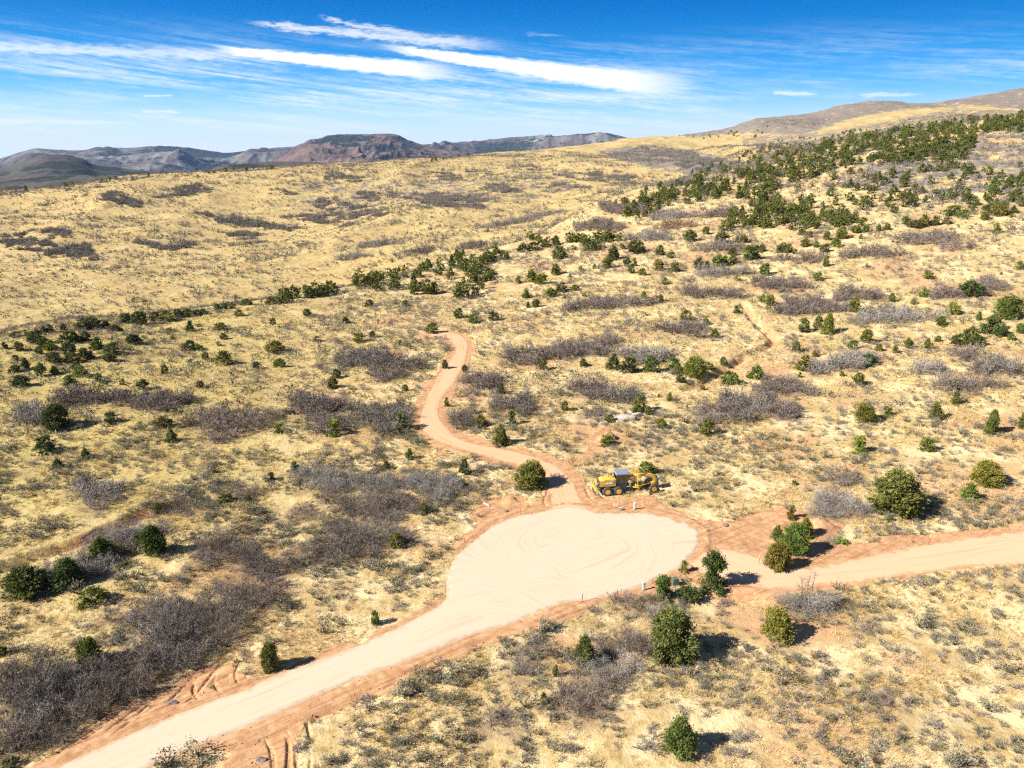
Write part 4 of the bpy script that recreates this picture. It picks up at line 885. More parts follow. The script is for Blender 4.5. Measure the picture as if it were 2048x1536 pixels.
# ------------------------------------------------------------------ trees
# u, v of the visible foot, height and width in photograph pixels, tone, shape, label
COLR = dict(d=(.085, .100, .030), g=(.122, .136, .036), o=(.155, .165, .034), y=(.19, .215, .036), b=(.12, .145, .055))
NEARBY = [
 (55, 1197, 68, 76, 'd', 'round', 'broad dark green juniper at the left edge, left one of two large neighbours'),
 (140, 1176, 62, 66, 'd', 'cone', 'dark green juniper right of the broad one at the left edge'),
 (205, 1128, 54, 58, 'd', 'cone', 'dark green juniper standing in the silvery brush above the two large left ones'),
 (310, 1114, 66, 50, 'd', 'column', 'tall dark green juniper with a shoulder, right of the three left ones'),
 (284, 1094, 28, 24, 'd', 'round', 'small dark juniper leaning against the left side of the tall one'),
 (186, 1214, 40, 50, 'o', 'round', 'low olive juniper below the two large left ones, on dry grass'),
 (182, 1336, 62, 48, 'g', 'round', 'single green juniper inside the big grey thicket at lower left'),
 (542, 1342, 58, 38, 'g', 'column', 'single green juniper on the upper edge of the gravel road, shadow on the road'),
 (751, 1250, 31, 18, 'g', 'column', 'small narrow juniper at the road edge, left of the turnaround'),
 (794, 1096, 34, 28, 'o', 'column', 'olive juniper alone on the grass left of the turnaround'),
 (115, 861, 54, 50, 'd', 'round', 'largest dark round juniper of the open left slope'),
 (92, 908, 38, 34, 'd', 'round', 'dark juniper below the largest one of the open left slope'),
 (223, 848, 25, 22, 'd', 'round', 'small round juniper right of the largest one of the open left slope'),
 (172, 918, 23, 18, 'd', 'cone', 'small dark juniper left of centre on the lower left slope'),
 (117, 936, 20, 18, 'd', 'cone', 'small pointed juniper casting a shadow, above the round silvery brush'),
 (327, 858, 26, 30, 'g', 'round', 'upper one of two junipers joined at the edge of the mauve dome of brush'),
 (343, 886, 30, 24, 'b', 'cone', 'lower one of two junipers joined at the edge of the mauve dome of brush'),
 (668, 874, 38, 28, 'o', 'open', 'loose olive juniper in the brush left of the track bend'),
 (557, 868, 22, 18, 'o', 'open', 'small loose olive bush right of the mauve dome of brush'),
 (805, 858, 36, 26, 'b', 'open', 'blue green loose juniper on the left bank of the track bend'),
 (796, 870, 20, 15, 'g', 'cone', 'small juniper in front of the blue green one by the track bend'),
 (835, 860, 12, 9, 'd', 'cone', 'tiny juniper on the bare bank left of the track bend'),
 (961, 856, 28, 26, 'g', 'cone', 'left one of a pair of junipers inside the track bend'),
 (1002, 893, 44, 34, 'g', 'cone', 'right and larger one of a pair of junipers inside the track bend, beside the road'),
 (1023, 851, 32, 18, 'b', 'open', 'slim faint juniper above the pair inside the track bend'),
 (819, 920, 24, 17, 'g', 'cone', 'juniper below the start of the track bend'),
 (773, 942, 24, 18, 'g', 'cone', 'small round juniper above the broad grey thicket'),
 (591, 946, 26, 22, 'b', 'cone', 'blue green juniper at the left tip of the broad grey thicket'),
 (543, 963, 20, 18, 'g', 'open', 'faint green shrub left of the broad grey thicket'),
 (929, 950, 33, 20, 'd', 'cone', 'dark pointed juniper between the track and the broad grey thicket'),
 (925, 976, 18, 16, 'd', 'round', 'small dark bush below the pointed juniper by the track'),
 (720, 966, 14, 12, 'g', 'cone', 'tiny green juniper poking out of the top of the broad grey thicket'),
 (848, 1030, 26, 18, 'o', 'open', 'olive sapling at the right edge of the broad grey thicket'),
 (450, 1006, 18, 26, 'g', 'round', 'low green juniper bush on the knoll, middle of three'),
 (392, 1005, 15, 13, 'g', 'round', 'small green bush on the knoll, left of three'),
 (498, 1005, 17, 13, 'g', 'cone', 'small green juniper on the knoll, right of three'),
 (316, 1030, 26, 18, 'g', 'open', 'green sapling at the head of the dark gully'),
 (633, 997, 12, 12, 'g', 'round', 'tiny green bush in the middle of the bare knoll'),
 (1062, 980, 58, 60, 'o', 'round', 'big round olive juniper beside the track, left of the road grader'),
 (1294, 951, 30, 30, 'o', 'round', 'round olive juniper just behind the front of the road grader'),
 (1213, 893, 26, 24, 'o', 'round', 'round olive juniper in front of the small red dirt mound'),
 (1790, 1032, 94, 98, 'g', 'round', 'wide full green tree on the right grass slope above the pink road'),
 (1970, 975, 54, 54, 'y', 'round', 'bright yellow green juniper near the right edge'),
 (1938, 1001, 38, 33, 'o', 'cone', 'olive juniper in front of the bright yellow green one'),
 (1853, 904, 30, 25, 'o', 'round', 'small round olive juniper on the bare grass right of centre'),
 (1718, 909, 38, 32, 'y', 'open', 'spiky yellow green shrub tree on the right slope'),
 (1726, 846, 42, 40, 'o', 'round', 'full round olive juniper on the right slope'),
 (1773, 834, 22, 22, 'o', 'open', 'small loose olive juniper right of the full round one'),
 (1871, 840, 36, 28, 'g', 'cone', 'pointed green juniper on the right slope, with gaps in its crown'),
 (1981, 870, 52, 27, 'g', 'column', 'tall narrow green juniper near the right edge with a dark shadow'),
 (1909, 811, 30, 15, 'g', 'column', 'slim green juniper on the upper right slope'),
 (2046, 858, 34, 22, 'g', 'round', 'green juniper cut by the right picture edge'),
 (1582, 1040, 30, 19, 'g', 'column', 'small slim juniper on the bare red bank above the group of three'),
 (1554, 1084, 34, 24, 'g', 'cone', 'small juniper left of the group of three beside the pink road'),
 (1553, 1141, 60, 46, 'o', 'round', 'olive juniper, lowest of the group of three beside the pink road'),
 (1588, 1112, 66, 52, 'g', 'round', 'green juniper in the middle of the group of three beside the pink road'),
 (1608, 1078, 44, 36, 'o', 'cone', 'topmost juniper of the group of three beside the pink road'),
 (1423, 1182, 82, 62, 'd', 'open', 'tall open crowned pine between the turnaround and the pink road'),
 (1367, 1146, 26, 18, 'y', 'open', 'thin yellowish sapling on the turnaround lip left of the open pine'),
 (1326, 1200, 52, 44, 'g', 'open', 'loose juniper half hiding the green transformer box'),
 (1378, 1204, 26, 40, 'd', 'round', 'dark low bush between the loose juniper and the open pine'),
 (1343, 1324, 106, 88, 'g', 'round', 'biggest dome shaped juniper in the foreground, below the open pine'),
 (1554, 1280, 66, 54, 'y', 'round', 'bright green juniper in the foreground below the bare dead tree'),
 (1168, 1330, 58, 44, 'g', 'column', 'dark juniper in the foreground brush left of the biggest dome'),
 (1111, 1353, 24, 13, 'g', 'column', 'tiny juniper left of the dark one in the foreground brush'),
 (1088, 1407, 22, 15, 'g', 'column', 'small green sapling near the bottom centre'),
 (1359, 1508, 74, 68, 'g', 'cone', 'pointed green juniper at the bottom edge of the picture'),
 (1684, 1089, 13, 20, 'y', 'round', 'low bright green shrub at the upper edge of the pink road'),
 (1779, 1044, 14, 12, 'g', 'round', 'tiny green shrub in front of the wide full green tree'),
 (3, 1312, 22, 20, 'g', 'round', 'green bush cut by the left picture edge'),
 (22, 1540, 20, 30, 'b', 'round', 'low grey green shrub in the bottom left corner'),
 (2012, 643, 50, 50, 'g', 'round', 'large dense round green tree at the right edge of the slope'),
 (1941, 598, 34, 42, 'd', 'round', 'dark dense round tree with pale brush beside it near the right edge'),
]
Z4 = lambda L: [(x/2, 600+y/2, h/2, (w_ or h*.85)/2, t) for x, y, h, w_, t in L]
Z5 = lambda L: [(1024+x/2, 600+y/2, h/2, (w_ or h*.85)/2, t) for x, y, h, w_, t in L]
Z3 = lambda L: [(1024+x/2, 150+y/2, h/2, (w_ or h*.85)/2, t) for x, y, h, w_, t in L]
ZONES = []
ZONES.append(('on the left hill crest', Z4([(20, 197, 30, 0, 'd'), (80, 207, 42, 0, 'd'), (148, 177, 55, 55, 'd'), (200, 132, 36, 0, 'd'), (178, 134, 30, 0, 'd'), (60, 154, 16, 40, 'd'), (95, 147, 18, 40, 'd'), (255, 122, 28, 0, 'd'), (335, 122, 46, 60, 'd'), (375, 118, 48, 60, 'd'), (425, 112, 32, 0, 'd'), (462, 130, 32, 45, 'd'), (503, 97, 46, 46, 'd'), (560, 107, 62, 60, 'd'), (548, 80, 30, 40, 'd'), (623, 86, 38, 40, 'd'), (670, 92, 50, 50, 'o'), (714, 76, 40, 36, 'd'), (748, 72, 36, 36, 'd'), (785, 64, 26, 36, 'd'), (815, 60, 26, 32, 'd'), (872, 46, 30, 32, 'd'), (898, 40, 28, 30, 'd'), (928, 38, 24, 36, 'd'), (985, 26, 30, 40, 'd'), (1085, 22, 36, 40, 'o'), (1112, 20, 34, 36, 'o')])))
ZONES.append(('below the left hill crest', Z4([(182, 202, 52, 50, 'd'), (205, 207, 46, 40, 'o'), (158, 218, 30, 0, 'd'), (215, 262, 56, 60, 'd'), (278, 178, 55, 60, 'd'), (342, 167, 42, 44, 'd'), (302, 168, 36, 0, 'd'), (280, 230, 62, 50, 'd'), (292, 256, 44, 50, 'd'), (392, 202, 54, 46, 'd'), (335, 240, 50, 40, 'd'), (360, 240, 38, 34, 'd'), (452, 222, 52, 50, 'b'), (437, 250, 28, 50, 'd'), (63, 246, 28, 0, 'd'), (105, 280, 48, 34, 'd'), (65, 292, 34, 40, 'd'), (40, 296, 22, 0, 'g'), (165, 308, 58, 38, 'g'), (220, 300, 38, 34, 'd'), (258, 292, 24, 20, 'd'), (80, 352, 52, 60, 'd'), (282, 352, 50, 58, 'd'), (320, 314, 46, 48, 'o'), (305, 276, 30, 36, 'o'), (398, 332, 38, 28, 'g'), (490, 342, 26, 24, 'o'), (573, 362, 46, 40, 'd'), (527, 182, 46, 34, 'd'), (548, 178, 40, 40, 'd')])))
ZONES.append(('on grass left of the upper track', Z4([(680, 132, 24, 24, 'd'), (762, 128, 48, 34, 'd'), (797, 110, 16, 24, 'g'), (880, 127, 36, 46, 'g'), (896, 160, 28, 26, 'd'), (690, 160, 16, 22, 'o'), (742, 206, 34, 36, 'o'), (765, 204, 46, 36, 'd'), (797, 206, 30, 26, 'g'), (822, 242, 36, 26, 'o'), (875, 186, 22, 18, 'g'), (898, 264, 60, 66, 'o'), (660, 299, 42, 32, 'd'), (955, 66, 28, 28, 'o'), (1092, 102, 30, 24, 'd'), (1100, 217, 52, 58, 'o'), (1025, 280, 34, 30, 'd'), (1105, 270, 34, 26, 'o'), (1124, 272, 40, 28, 'g'), (1228, 67, 32, 34, 'd'), (1383, 97, 30, 34, 'd'), (1268, 170, 26, 28, 'd'), (1437, 174, 42, 44, 'o'), (1490, 152, 30, 22, 'd'), (1600, 184, 26, 16, 'g'), (1630, 192, 18, 16, 'g'), (1345, 315, 40, 34, 'd'), (1332, 357, 50, 46, 'g'), (800, 356, 34, 34, 'g'), (1620, 366, 30, 22, 'g'), (447, 497, 2, 2, 'd'), (1112, 536, 2, 2, 'g')])))
ZONES.append(('beside the upper track', Z4([(1728, 137, 46, 40, 'o'), (1780, 277, 38, 28, 'd'), (1860, 294, 36, 24, 'd'), (1787, 427, 38, 20, 'g'), (1800, 0, 2, 2, 'd')])))
ZONES.append(('around the top of the track', Z4([(1835, 77, 44, 36, 'd'), (1893, 97, 42, 38, 'o'), (1973, 86, 40, 36, 'd'), (1477, 30, 32, 30, 'd'), (1620, 28, 26, 28, 'b'), (2000, 377, 52, 34, 'g')])))
ZONES.append(('in the dark central row', Z5([(125, 282, 50, 36, 'g'), (285, 269, 36, 34, 'd'), (347, 222, 32, 20, 'd'), (407, 284, 68, 52, 'd'), (468, 296, 70, 60, 'd'), (557, 293, 72, 50, 'g'), (647, 284, 56, 40, 'g'), (660, 300, 40, 36, 'g'), (728, 317, 90, 82, 'o'), (787, 282, 34, 36, 'o'), (845, 264, 34, 28, 'g'), (674, 334, 40, 44, 'b')])))
ZONES.append(('below the dark central row', Z5([(862, 338, 56, 44, 'g'), (882, 345, 56, 40, 'o'), (975, 322, 62, 60, 'o'), (513, 452, 72, 48, 'o'), (491, 456, 28, 30, 'g'), (543, 460, 38, 32, 'g'), (596, 517, 44, 40, 'o'), (210, 444, 42, 28, 'g'), (390, 490, 34, 32, 'g'), (628, 407, 38, 22, 'o'), (760, 362, 26, 26, 'o'), (857, 382, 24, 16, 'g'), (778, 546, 72, 52, 'o'), (587, 392, 20, 14, 'g'), (700, 432, 14, 12, 'o')])))
ZONES.append(('right of the red wash', Z5([(1167, 134, 62, 46, 'g'), (1222, 118, 56, 34, 'g'), (1262, 144, 90, 60, 'o'), (1415, 178, 62, 46, 'g'), (1362, 200, 40, 36, 'o'), (1465, 207, 34, 26, 'g'), (1530, 214, 36, 18, 'o'), (1583, 197, 46, 30, 'g'), (1660, 199, 48, 24, 'o'), (1702, 170, 28, 22, 'g'), (1135, 210, 48, 34, 'g'), (1168, 287, 66, 66, 'o'), (1210, 230, 28, 22, 'o'), (1425, 270, 54, 50, 'd'), (1150, 312, 26, 18, 'g'), (1318, 307, 24, 22, 'g'), (1385, 344, 54, 44, 'g'), (1365, 52, 64, 42, 'o'), (697, 87, 46, 44, 'o'), (777, 102, 30, 22, 'g'), (810, 154, 40, 34, 'g'), (897, 57, 36, 30, 'g'), (1128, 742, 26, 22, 'b')])))
ZONES.append(('in the clump at far right', Z5([(1785, 188, 52, 56, 'd'), (1832, 172, 66, 54, 'g'), (1857, 190, 46, 50, 'd'), (1900, 140, 74, 62, 'g'), (1928, 130, 74, 50, 'g'), (1950, 152, 56, 56, 'd'), (1865, 84, 38, 20, 'g'), (1715, 107, 42, 36, 'd'), (1762, 62, 52, 42, 'y'), (2035, 137, 44, 40, 'g'), (1997, 165, 30, 28, 'g')])))
ZONES.append(('in the middle distance centre', Z3([(185, 742, 56, 56, 'g'), (45, 712, 36, 46, 'd'), (90, 707, 36, 50, 'd'), (130, 692, 34, 36, 'g'), (175, 803, 46, 42, 'g'), (78, 832, 52, 50, 'o'), (118, 842, 48, 48, 'o'), (55, 896, 38, 32, 'g'), (157, 893, 40, 44, 'o'), (25, 836, 32, 26, 'g'), (95, 932, 36, 34, 'd'), (65, 933, 28, 18, 'g'), (196, 872, 42, 46, 'g'), (250, 866, 28, 32, 'g'), (210, 896, 22, 18, 'g'), (290, 889, 22, 16, 'o'), (315, 710, 44, 44, 'd'), (340, 700, 40, 36, 'g'), (385, 673, 46, 46, 'g'), (245, 703, 20, 20, 'g'), (290, 672, 22, 18, 'g'), (330, 777, 22, 20, 'g'), (380, 777, 52, 42, 'g'), (405, 745, 60, 50, 'd'), (460, 768, 36, 30, 'd'), (478, 796, 40, 26, 'g'), (491, 766, 36, 18, 'g'), (520, 805, 32, 28, 'g'), (488, 718, 56, 50, 'd'), (512, 708, 40, 36, 'g'), (440, 700, 26, 24, 'g'), (590, 726, 44, 42, 'g'), (636, 736, 28, 28, 'g'), (587, 787, 50, 42, 'o'), (652, 790, 38, 40, 'o'), (610, 841, 30, 20, 'g'), (525, 896, 32, 20, 'o'), (595, 909, 34, 22, 'o'), (232, 812, 16, 12, 'g'), (275, 782, 20, 14, 'g'), (140, 962, 14, 12, 'g')])))
ZONES.append(('in the middle distance right', Z3([(712, 672, 50, 46, 'g'), (775, 642, 34, 30, 'g'), (835, 680, 50, 52, 'g'), (925, 674, 32, 34, 'g'), (900, 672, 24, 26, 'g'), (747, 782, 50, 38, 'd'), (780, 774, 30, 22, 'g'), (822, 771, 52, 44, 'o'), (852, 766, 42, 40, 'o'), (885, 758, 38, 34, 'o'), (880, 726, 34, 32, 'd'), (945, 745, 60, 40, 'g'), (968, 742, 62, 44, 'g'), (997, 711, 32, 30, 'g'), (1010, 806, 50, 38, 'g'), (1078, 716, 42, 44, 'g'), (1104, 716, 40, 40, 'o'), (1130, 719, 24, 20, 'g'), (1255, 769, 46, 26, 'g'), (1222, 826, 36, 34, 'o'), (902, 826, 26, 22, 'o'), (1030, 926, 46, 40, 'o'), (1001, 911, 34, 20, 'o'), (1158, 642, 28, 30, 'g'), (1188, 652, 26, 30, 'g'), (1215, 692, 28, 22, 'g'), (1250, 712, 34, 32, 'd'), (1172, 690, 36, 40, 'o'), (1295, 694, 38, 44, 'o'), (1257, 665, 40, 26, 'g'), (1317, 660, 52, 46, 'o'), (1375, 637, 32, 42, 'g'), (1413, 632, 32, 30, 'o'), (1395, 658, 22, 18, 'g')])))
ZONES.append(('on the pale upper right slope', Z3([(1663, 819, 36, 32, 'g'), (1648, 892, 40, 36, 'o'), (1520, 910, 38, 24, 'g'), (1603, 920, 26, 20, 'o'), (1935, 637, 42, 32, 'o'), (1688, 606, 40, 36, 'g'), (1643, 608, 48, 32, 'o'), (1575, 602, 36, 36, 'g'), (1610, 616, 28, 50, 'g'), (1735, 600, 32, 26, 'g'), (1762, 568, 42, 56, 'g'), (1802, 576, 34, 40, 'o'), (1908, 560, 44, 48, 'g'), (1950, 570, 46, 50, 'o'), (1889, 584, 36, 34, 'o'), (2005, 556, 32, 32, 'g'), (2002, 572, 18, 18, 'o'), (2030, 782, 36, 28, 'o'), (1920, 472, 60, 34, 'g'), (1955, 800, 14, 12, 'g'), (1420, 770, 18, 14, 'g'), (1500, 622, 28, 24, 'o'), (1465, 628, 28, 24, 'g')])))
ORD = 'leftmost second third fourth fifth sixth seventh eighth ninth tenth eleventh twelfth thirteenth fourteenth fifteenth sixteenth seventeenth eighteenth nineteenth twentieth'.split()
def size_word(h): return 'small' if h < 15 else 'medium' if h < 24 else 'large'
# random zones: polygon, count, height range, tones
DENSE = [('on the densely wooded upper right ridge', [(1420, 322), (1490, 302), (1540, 286), (1600, 274), (1640, 280), (1690, 264), (1760, 258), (1830, 250), (1890, 242), (1960, 234), (2046, 226), (2046, 266), (1990, 268), (1950, 275), (1945, 315), (1900, 330), (1850, 325), (1800, 330), (1750, 332), (1700, 335), (1660, 345), (1600, 365), (1560, 385), (1500, 400), (1440, 405), (1400, 395), (1330, 400), (1290, 420), (1240, 415), (1270, 392), (1350, 372), (1380, 350), (1400, 335)], 760, 4.0, 'ddggo'),
 ('in the dark belt at the lower end of the wooded ridge', [(1210, 398), (1260, 388), (1320, 378), (1380, 368), (1420, 375), (1400, 405), (1330, 415), (1320, 438), (1270, 440), (1230, 430)], 62, 4.2, 'dgg'),
 ('in the tree belt below the wooded ridge', [(1440, 448), (1490, 405), (1560, 400), (1580, 418), (1620, 432), (1700, 440), (1730, 455), (1600, 460), (1500, 458), (1450, 465)], 96, 4.2, 'ggo'),
 ('sprinkled over the open upper right slope', [(1600, 380), (1700, 345), (1960, 330), (2046, 330), (2046, 425), (1800, 430), (1600, 440), (1560, 410)], 140, 3.6, 'ggo'),
 ('in the middle distance behind the end of the track', [(700, 572), (760, 548), (830, 540), (880, 520), (1000, 500), (1024, 520), (1000, 545), (960, 600), (900, 600), (860, 590), (790, 590), (720, 590)], 70, 4.3, 'dddg'),
 ('on the knoll at the near end of the wooded ridge', [(1030, 470), (1100, 490), (1240, 470), (1260, 478), (1180, 492), (1100, 498)], 30, 3.8, 'dg'),
 ('dotted thinly across the near valley edge', [(620, 560), (720, 540), (850, 475), (1000, 450), (1030, 470), (900, 520), (800, 540), (700, 570)], 10, 2.6, 'dg'),
 ('on the crest between the left hill and the centre', [(545, 604), (600, 588), (700, 566), (800, 542), (860, 530), (860, 545), (800, 560), (700, 584), (600, 604), (550, 612)], 34, 4.4, 'dddg'),
 ('on the skyline of the far yellow slope', [(0, 388), (120, 372), (300, 350), (400, 346), (470, 342), (520, 337), (640, 328), (640, 331), (470, 346), (300, 354), (120, 376), (0, 394)], 20, 4.5, 'd'),
 ('along the far crest left of the mesa foot', [(860, 322), (900, 312), (950, 306), (950, 311), (900, 318), (862, 327)], 12, 5.0, 'd'),
 ('dotted over the far slopes of the right ridge', [(1330, 275), (1480, 262), (1560, 250), (1600, 262), (1480, 280), (1380, 282)], 22, 4.5, 'd')]
VARI = {}
def jmesh(shape, lod, i):
    key = (shape, lod, i)
    if key not in VARI:
        ncl, per, size = {0: (150, 62, .034), 1: (52, 26, .066), 2: (26, 14, .105)}[lod]
        if shape == 'open' and lod == 0: ncl = 95
        T_, R_ = juniper_tris(shape, ncl, per, size, 400+17*i+hash_shape[shape]*101+lod*7, .22 if shape == 'open' else 0)
        VARI[key] = trimesh('crown', T_, dict(rnd=R_)); VARI[key].materials.append(M_CROWN)
    return VARI[key]
hash_shape = dict(round=1, cone=2, column=3, open=4)
def tube(path, radii, sides=6):
    path = np.array(path, float); n = len(path); V, F = [], []
    for i in range(n):
        d = path[min(i+1, n-1)]-path[max(i-1, 0)]; d /= np.linalg.norm(d)+1e-9; a = np.cross(d, [0.3, .9, .1]); a /= np.linalg.norm(a); b = np.cross(d, a)
        for s in range(sides): t = 6.2832*s/sides; V.append(path[i]+(a*math.cos(t)+b*math.sin(t))*radii[i])
    for i in range(n-1):
        for s in range(sides): F.append((i*sides+s, i*sides+(s+1) % sides, (i+1)*sides+(s+1) % sides, (i+1)*sides+s))
    return np.array(V), np.array(F)
def join_np(parts):
    V, F, o = [], [], 0
    for v, f in parts: V.append(v); F.append(f+o); o += len(v)
    return np.vstack(V), np.vstack(F)
def trunk_mesh(seed, opn=False):
    r = np.random.default_rng(seed); P = []
    top = .72 if opn else .5
    st = [(r.normal()*.03*(i > 0)*i, r.normal()*.03*(i > 0)*i, -.03+top*i/4) for i in range(5)]; P.append(tube(st, [.035, .028, .022, .015, .006]))
    for _ in range(11 if opn else 9):
        t = r.uniform(.08, .5); th = r.uniform(0, 6.28); s = np.array(st[0])*(1-t)+np.array(st[-1])*t; L = r.uniform(.22, .42)
        P.append(tube([s, s+np.array([math.cos(th)*L*.5, math.sin(th)*L*.5, L*.35]), s+np.array([math.cos(th)*L, math.sin(th)*L, L*.85])], [.014, .010, .003], 5))
    V, F = join_np(P); me = npmesh('trunk', V, F, dict(rnd=r.uniform(0, 1, len(V))), True); me.materials.append(M_BARK); return me
TRK = [trunk_mesh(900+i) for i in range(3)]; TRKO = [trunk_mesh(950+i, True) for i in range(2)]
TREES = []      # (x, y, z, height, width, tone, shape, label, group, px height)
def add_trees(items, label_fn, group, rng, hmax=8.5):
    u = np.array([i[0] for i in items]); v = np.array([i[1] for i in items])
    p = cast(u, v-np.minimum([i[3]*.13 for i in items], 9), hland)
    for it, q in zip(items, p):
        if np.isnan(q[0]) or it[2] < 3: continue
        dep = q[1]*math.cos(PITCH)-(q[2]-CAM_H)*math.sin(PITCH); el_ = math.atan2(CAM_H-q[2], math.hypot(q[0], q[1]))
        W = it[3]*dep/FPX*(1.12 if it[2] < 40 else 1.0); H = max(it[2]*dep/FPX-W*.35*math.sin(el_), W*.55)/max(math.cos(el_), .7)
        TREES.append((q[0], q[1], q[2], min(H, hmax), W, it[4], it[5] if len(it) > 5 else None, label_fn(it, H), group, it[2]))
rg = np.random.default_rng(31)
add_trees(NEARBY, lambda it, H: it[6], None, rg)
tname = dict(d='dark green', g='green', o='olive', y='yellow green', b='blue green')
for zn, L in ZONES:
    L = [i for i in L if i[2] >= 3 and i[3] >= 3]; fam = {}
    for i in L: fam.setdefault((size_word(i[2]), i[4]), []).append(i)
    for key, ms in fam.items(): ms.sort(key=lambda i: i[0]+i[1]*.001)
    def lab_(it, H):
        ms = fam[(size_word(it[2]), it[4])]; k_ = ms.index(it); base = f'{size_word(it[2])} {tname[it[4]]} juniper'
        if len(ms) == 1: return f'the only {base} {zn}'
        if k_ == 0: return f'leftmost of the {base}s {zn}'
        if k_ == len(ms)-1: return f'rightmost of the {base}s {zn}'
        return f'{ORD[k_]} from left of the {base}s {zn}'
    add_trees(L, lab_, 'junipers '+zn, rg)
for zn, poly, cnt, hm, tones in DENSE:
    P = np.array(poly, float); lo, hi = P.min(0), P.max(0); got = []
    while len(got) < cnt:
        u, v = rg.uniform(lo[0], hi[0]), rg.uniform(lo[1], hi[1])
        if cnt > 400 and rg.uniform() > .40+.6*np.clip((u-1250)/450, 0, 1): continue
        if inpoly(np.array([u]), np.array([v]), P)[0]: got.append((u, v))
    p = cast([g[0] for g in got], [g[1] for g in got], hland)
    for (u, v), q in zip(got, p):
        if np.isnan(q[0]): continue
        H = hm*rg.uniform(.6, 1.25); W = H*rg.uniform(.72, 1.05); dep = q[1]*math.cos(PITCH)
        TREES.append((*q, H, W, tones[rg.integers(0, len(tones))], None, None, zn, H*FPX/dep))
TREES = [t for t in TREES if t[9] > 0]
order = sorted(range(len(TREES)), key=lambda i: -(TREES[i][9]+(1000 if TREES[i][7] else 0)))
indiv, rest = order[:300], order[300:]
print('trees', len(TREES))
SHP = ['round', 'round', 'cone', 'round', 'column']
for n_, i in enumerate(indiv):
    x, y, z, H, W, tone, shape, lab, grp, px = TREES[i]; z = gheight(x, y)[0]; r = random.Random(i)
    shape = shape or SHP[r.randrange(5)]; lod = 0 if px > 40 else 1 if px > 13 else 2
    z -= .04; kind = 'pine_tree' if shape == 'open' and px > 60 else 'juniper_tree'
    c = tuple(ch*1.18*r.uniform(.86, 1.14) for ch in COLR[tone])
    if lab is None:
        lab = f"{'taller' if H > 4.6 else 'shorter'} {tname[tone]} juniper {grp}"; grp = 'junipers '+grp
    root = empty(kind, (x, y, z), r.uniform(0, 6.28)); root.scale = (W*1.12, W*1.12, H)
    tag(root, lab, 'tree', grp)
    cr_ = obj('crown', jmesh(shape, lod, r.randrange(4 if lod else 5)), root); cr_.color = (*c, 1)
    obj('trunk', (TRKO if shape == 'open' else TRK)[r.randrange(2)], root)
protos, TT, RR = [juniper_tris(s_, 24, 13, .105, 700+i) for i, s_ in enumerate(['round', 'round', 'cone', 'round', 'column', 'round'])], None, None
if rest:
    A = np.array([(TREES[i][0], TREES[i][1], 0, TREES[i][3], TREES[i][4]) for i in rest]); A[:, 2] = gheight(A[:, 0], A[:, 1])-.1
    TT, RR = stamp(protos, A[:, :3], A[:, 4]*1.12, rg, A[:, 3]/(A[:, 4]*1.12), None, .45)
    o = obj('juniper_woodland', trimesh('juniper_woodland', TT, dict(rnd=RR)), None, M_WOOD); tag(o, 'distant dark junipers massed on the upper right ridge and skyline', 'woodland', kind='stuff')
# ------------------------------------------------------------------ mesh-building helpers for made things
import bmesh
def paint(name, col, rough=.45, metal=0.0, dusty=.35, dust=(.45, .32, .20)):
    m, k, b = new_mat(name, rough); b.inputs['Metallic'].default_value = metal; b.inputs['Specular IOR Level'].default_value = .4
    P = k.n('ShaderNodeTexCoord', out=3); n = k.noise(P, 4.0, 5, .65); n2 = k.noise(P, 22.0, 3, .6)
    c = k.mix(k.m('MULTIPLY', k.ss(k.m('ADD', k.m('MULTIPLY', n, .7), k.m('MULTIPLY', n2, .3)), .42, .72), dusty), col, dust)
    k.t.links.new(c, b.inputs['Base Color']); return m
def bbox(bm, c, s, rot=None, bev=.02):
    g = bmesh.ops.create_cube(bm, size=1.0); vs = g['verts']
    bmesh.ops.scale(bm, verts=vs, vec=s)
    if bev: 
        es = list({e for v in vs for e in v.link_edges}); r = bmesh.ops.bevel(bm, geom=es, offset=min(bev, min(s)*.3), segments=1, affect='EDGES'); vs = list({v for f in r['faces'] for v in f.verts} | {v for v in vs if v.is_valid})
    if rot: bmesh.ops.rotate(bm, verts=vs, matrix=Matrix.Rotation(rot[1], 3, rot[0]))
    bmesh.ops.translate(bm, verts=vs, vec=c); return vs
def bprism(bm, prof, y0, y1):
    """profile in x,z extruded along y"""
    a = [bm.verts.new((x, y0, z)) for x, z in prof]; b = [bm.verts.new((x, y1, z)) for x, z in prof]; n = len(prof)
    bm.faces.new(a); bm.faces.new(b[::-1])
    for i in range(n): bm.faces.new((a[i], b[i], b[(i+1) % n], a[(i+1) % n]))
def bcyl(bm, p, q, r0, r1=None, seg=12):
    p, q = Vector(p), Vector(q); d = q-p; g = bmesh.ops.create_cone(bm, cap_ends=True, segments=seg, radius1=r0, radius2=r0 if r1 is None else r1, depth=d.length)
    bmesh.ops.rotate(bm, verts=g['verts'], matrix=d.to_track_quat('Z', 'Y').to_matrix()); bmesh.ops.translate(bm, verts=g['verts'], vec=(p+q)/2)
def btube(bm, pts, r, seg=8):
    for a, b in zip(pts[:-1], pts[1:]): bcyl(bm, a, b, r, r, seg)
def blathe(bm, prof, seg=28):
    """profile (r, y) spun about the y axis"""
    rings = [[bm.verts.new((r*math.cos(6.28318*i/seg), y, r*math.sin(6.28318*i/seg))) for i in range(seg)] for r, y in prof]
    for a, b in zip(rings[:-1], rings[1:]):
        for i in range(seg): bm.faces.new((a[i], b[i], b[(i+1) % seg], a[(i+1) % seg]))
    for rg_, fl in ((rings[0], 1), (rings[-1], 0)):
        if prof[0 if fl else -1][0] > .001: bm.faces.new(rg_ if fl else rg_[::-1])
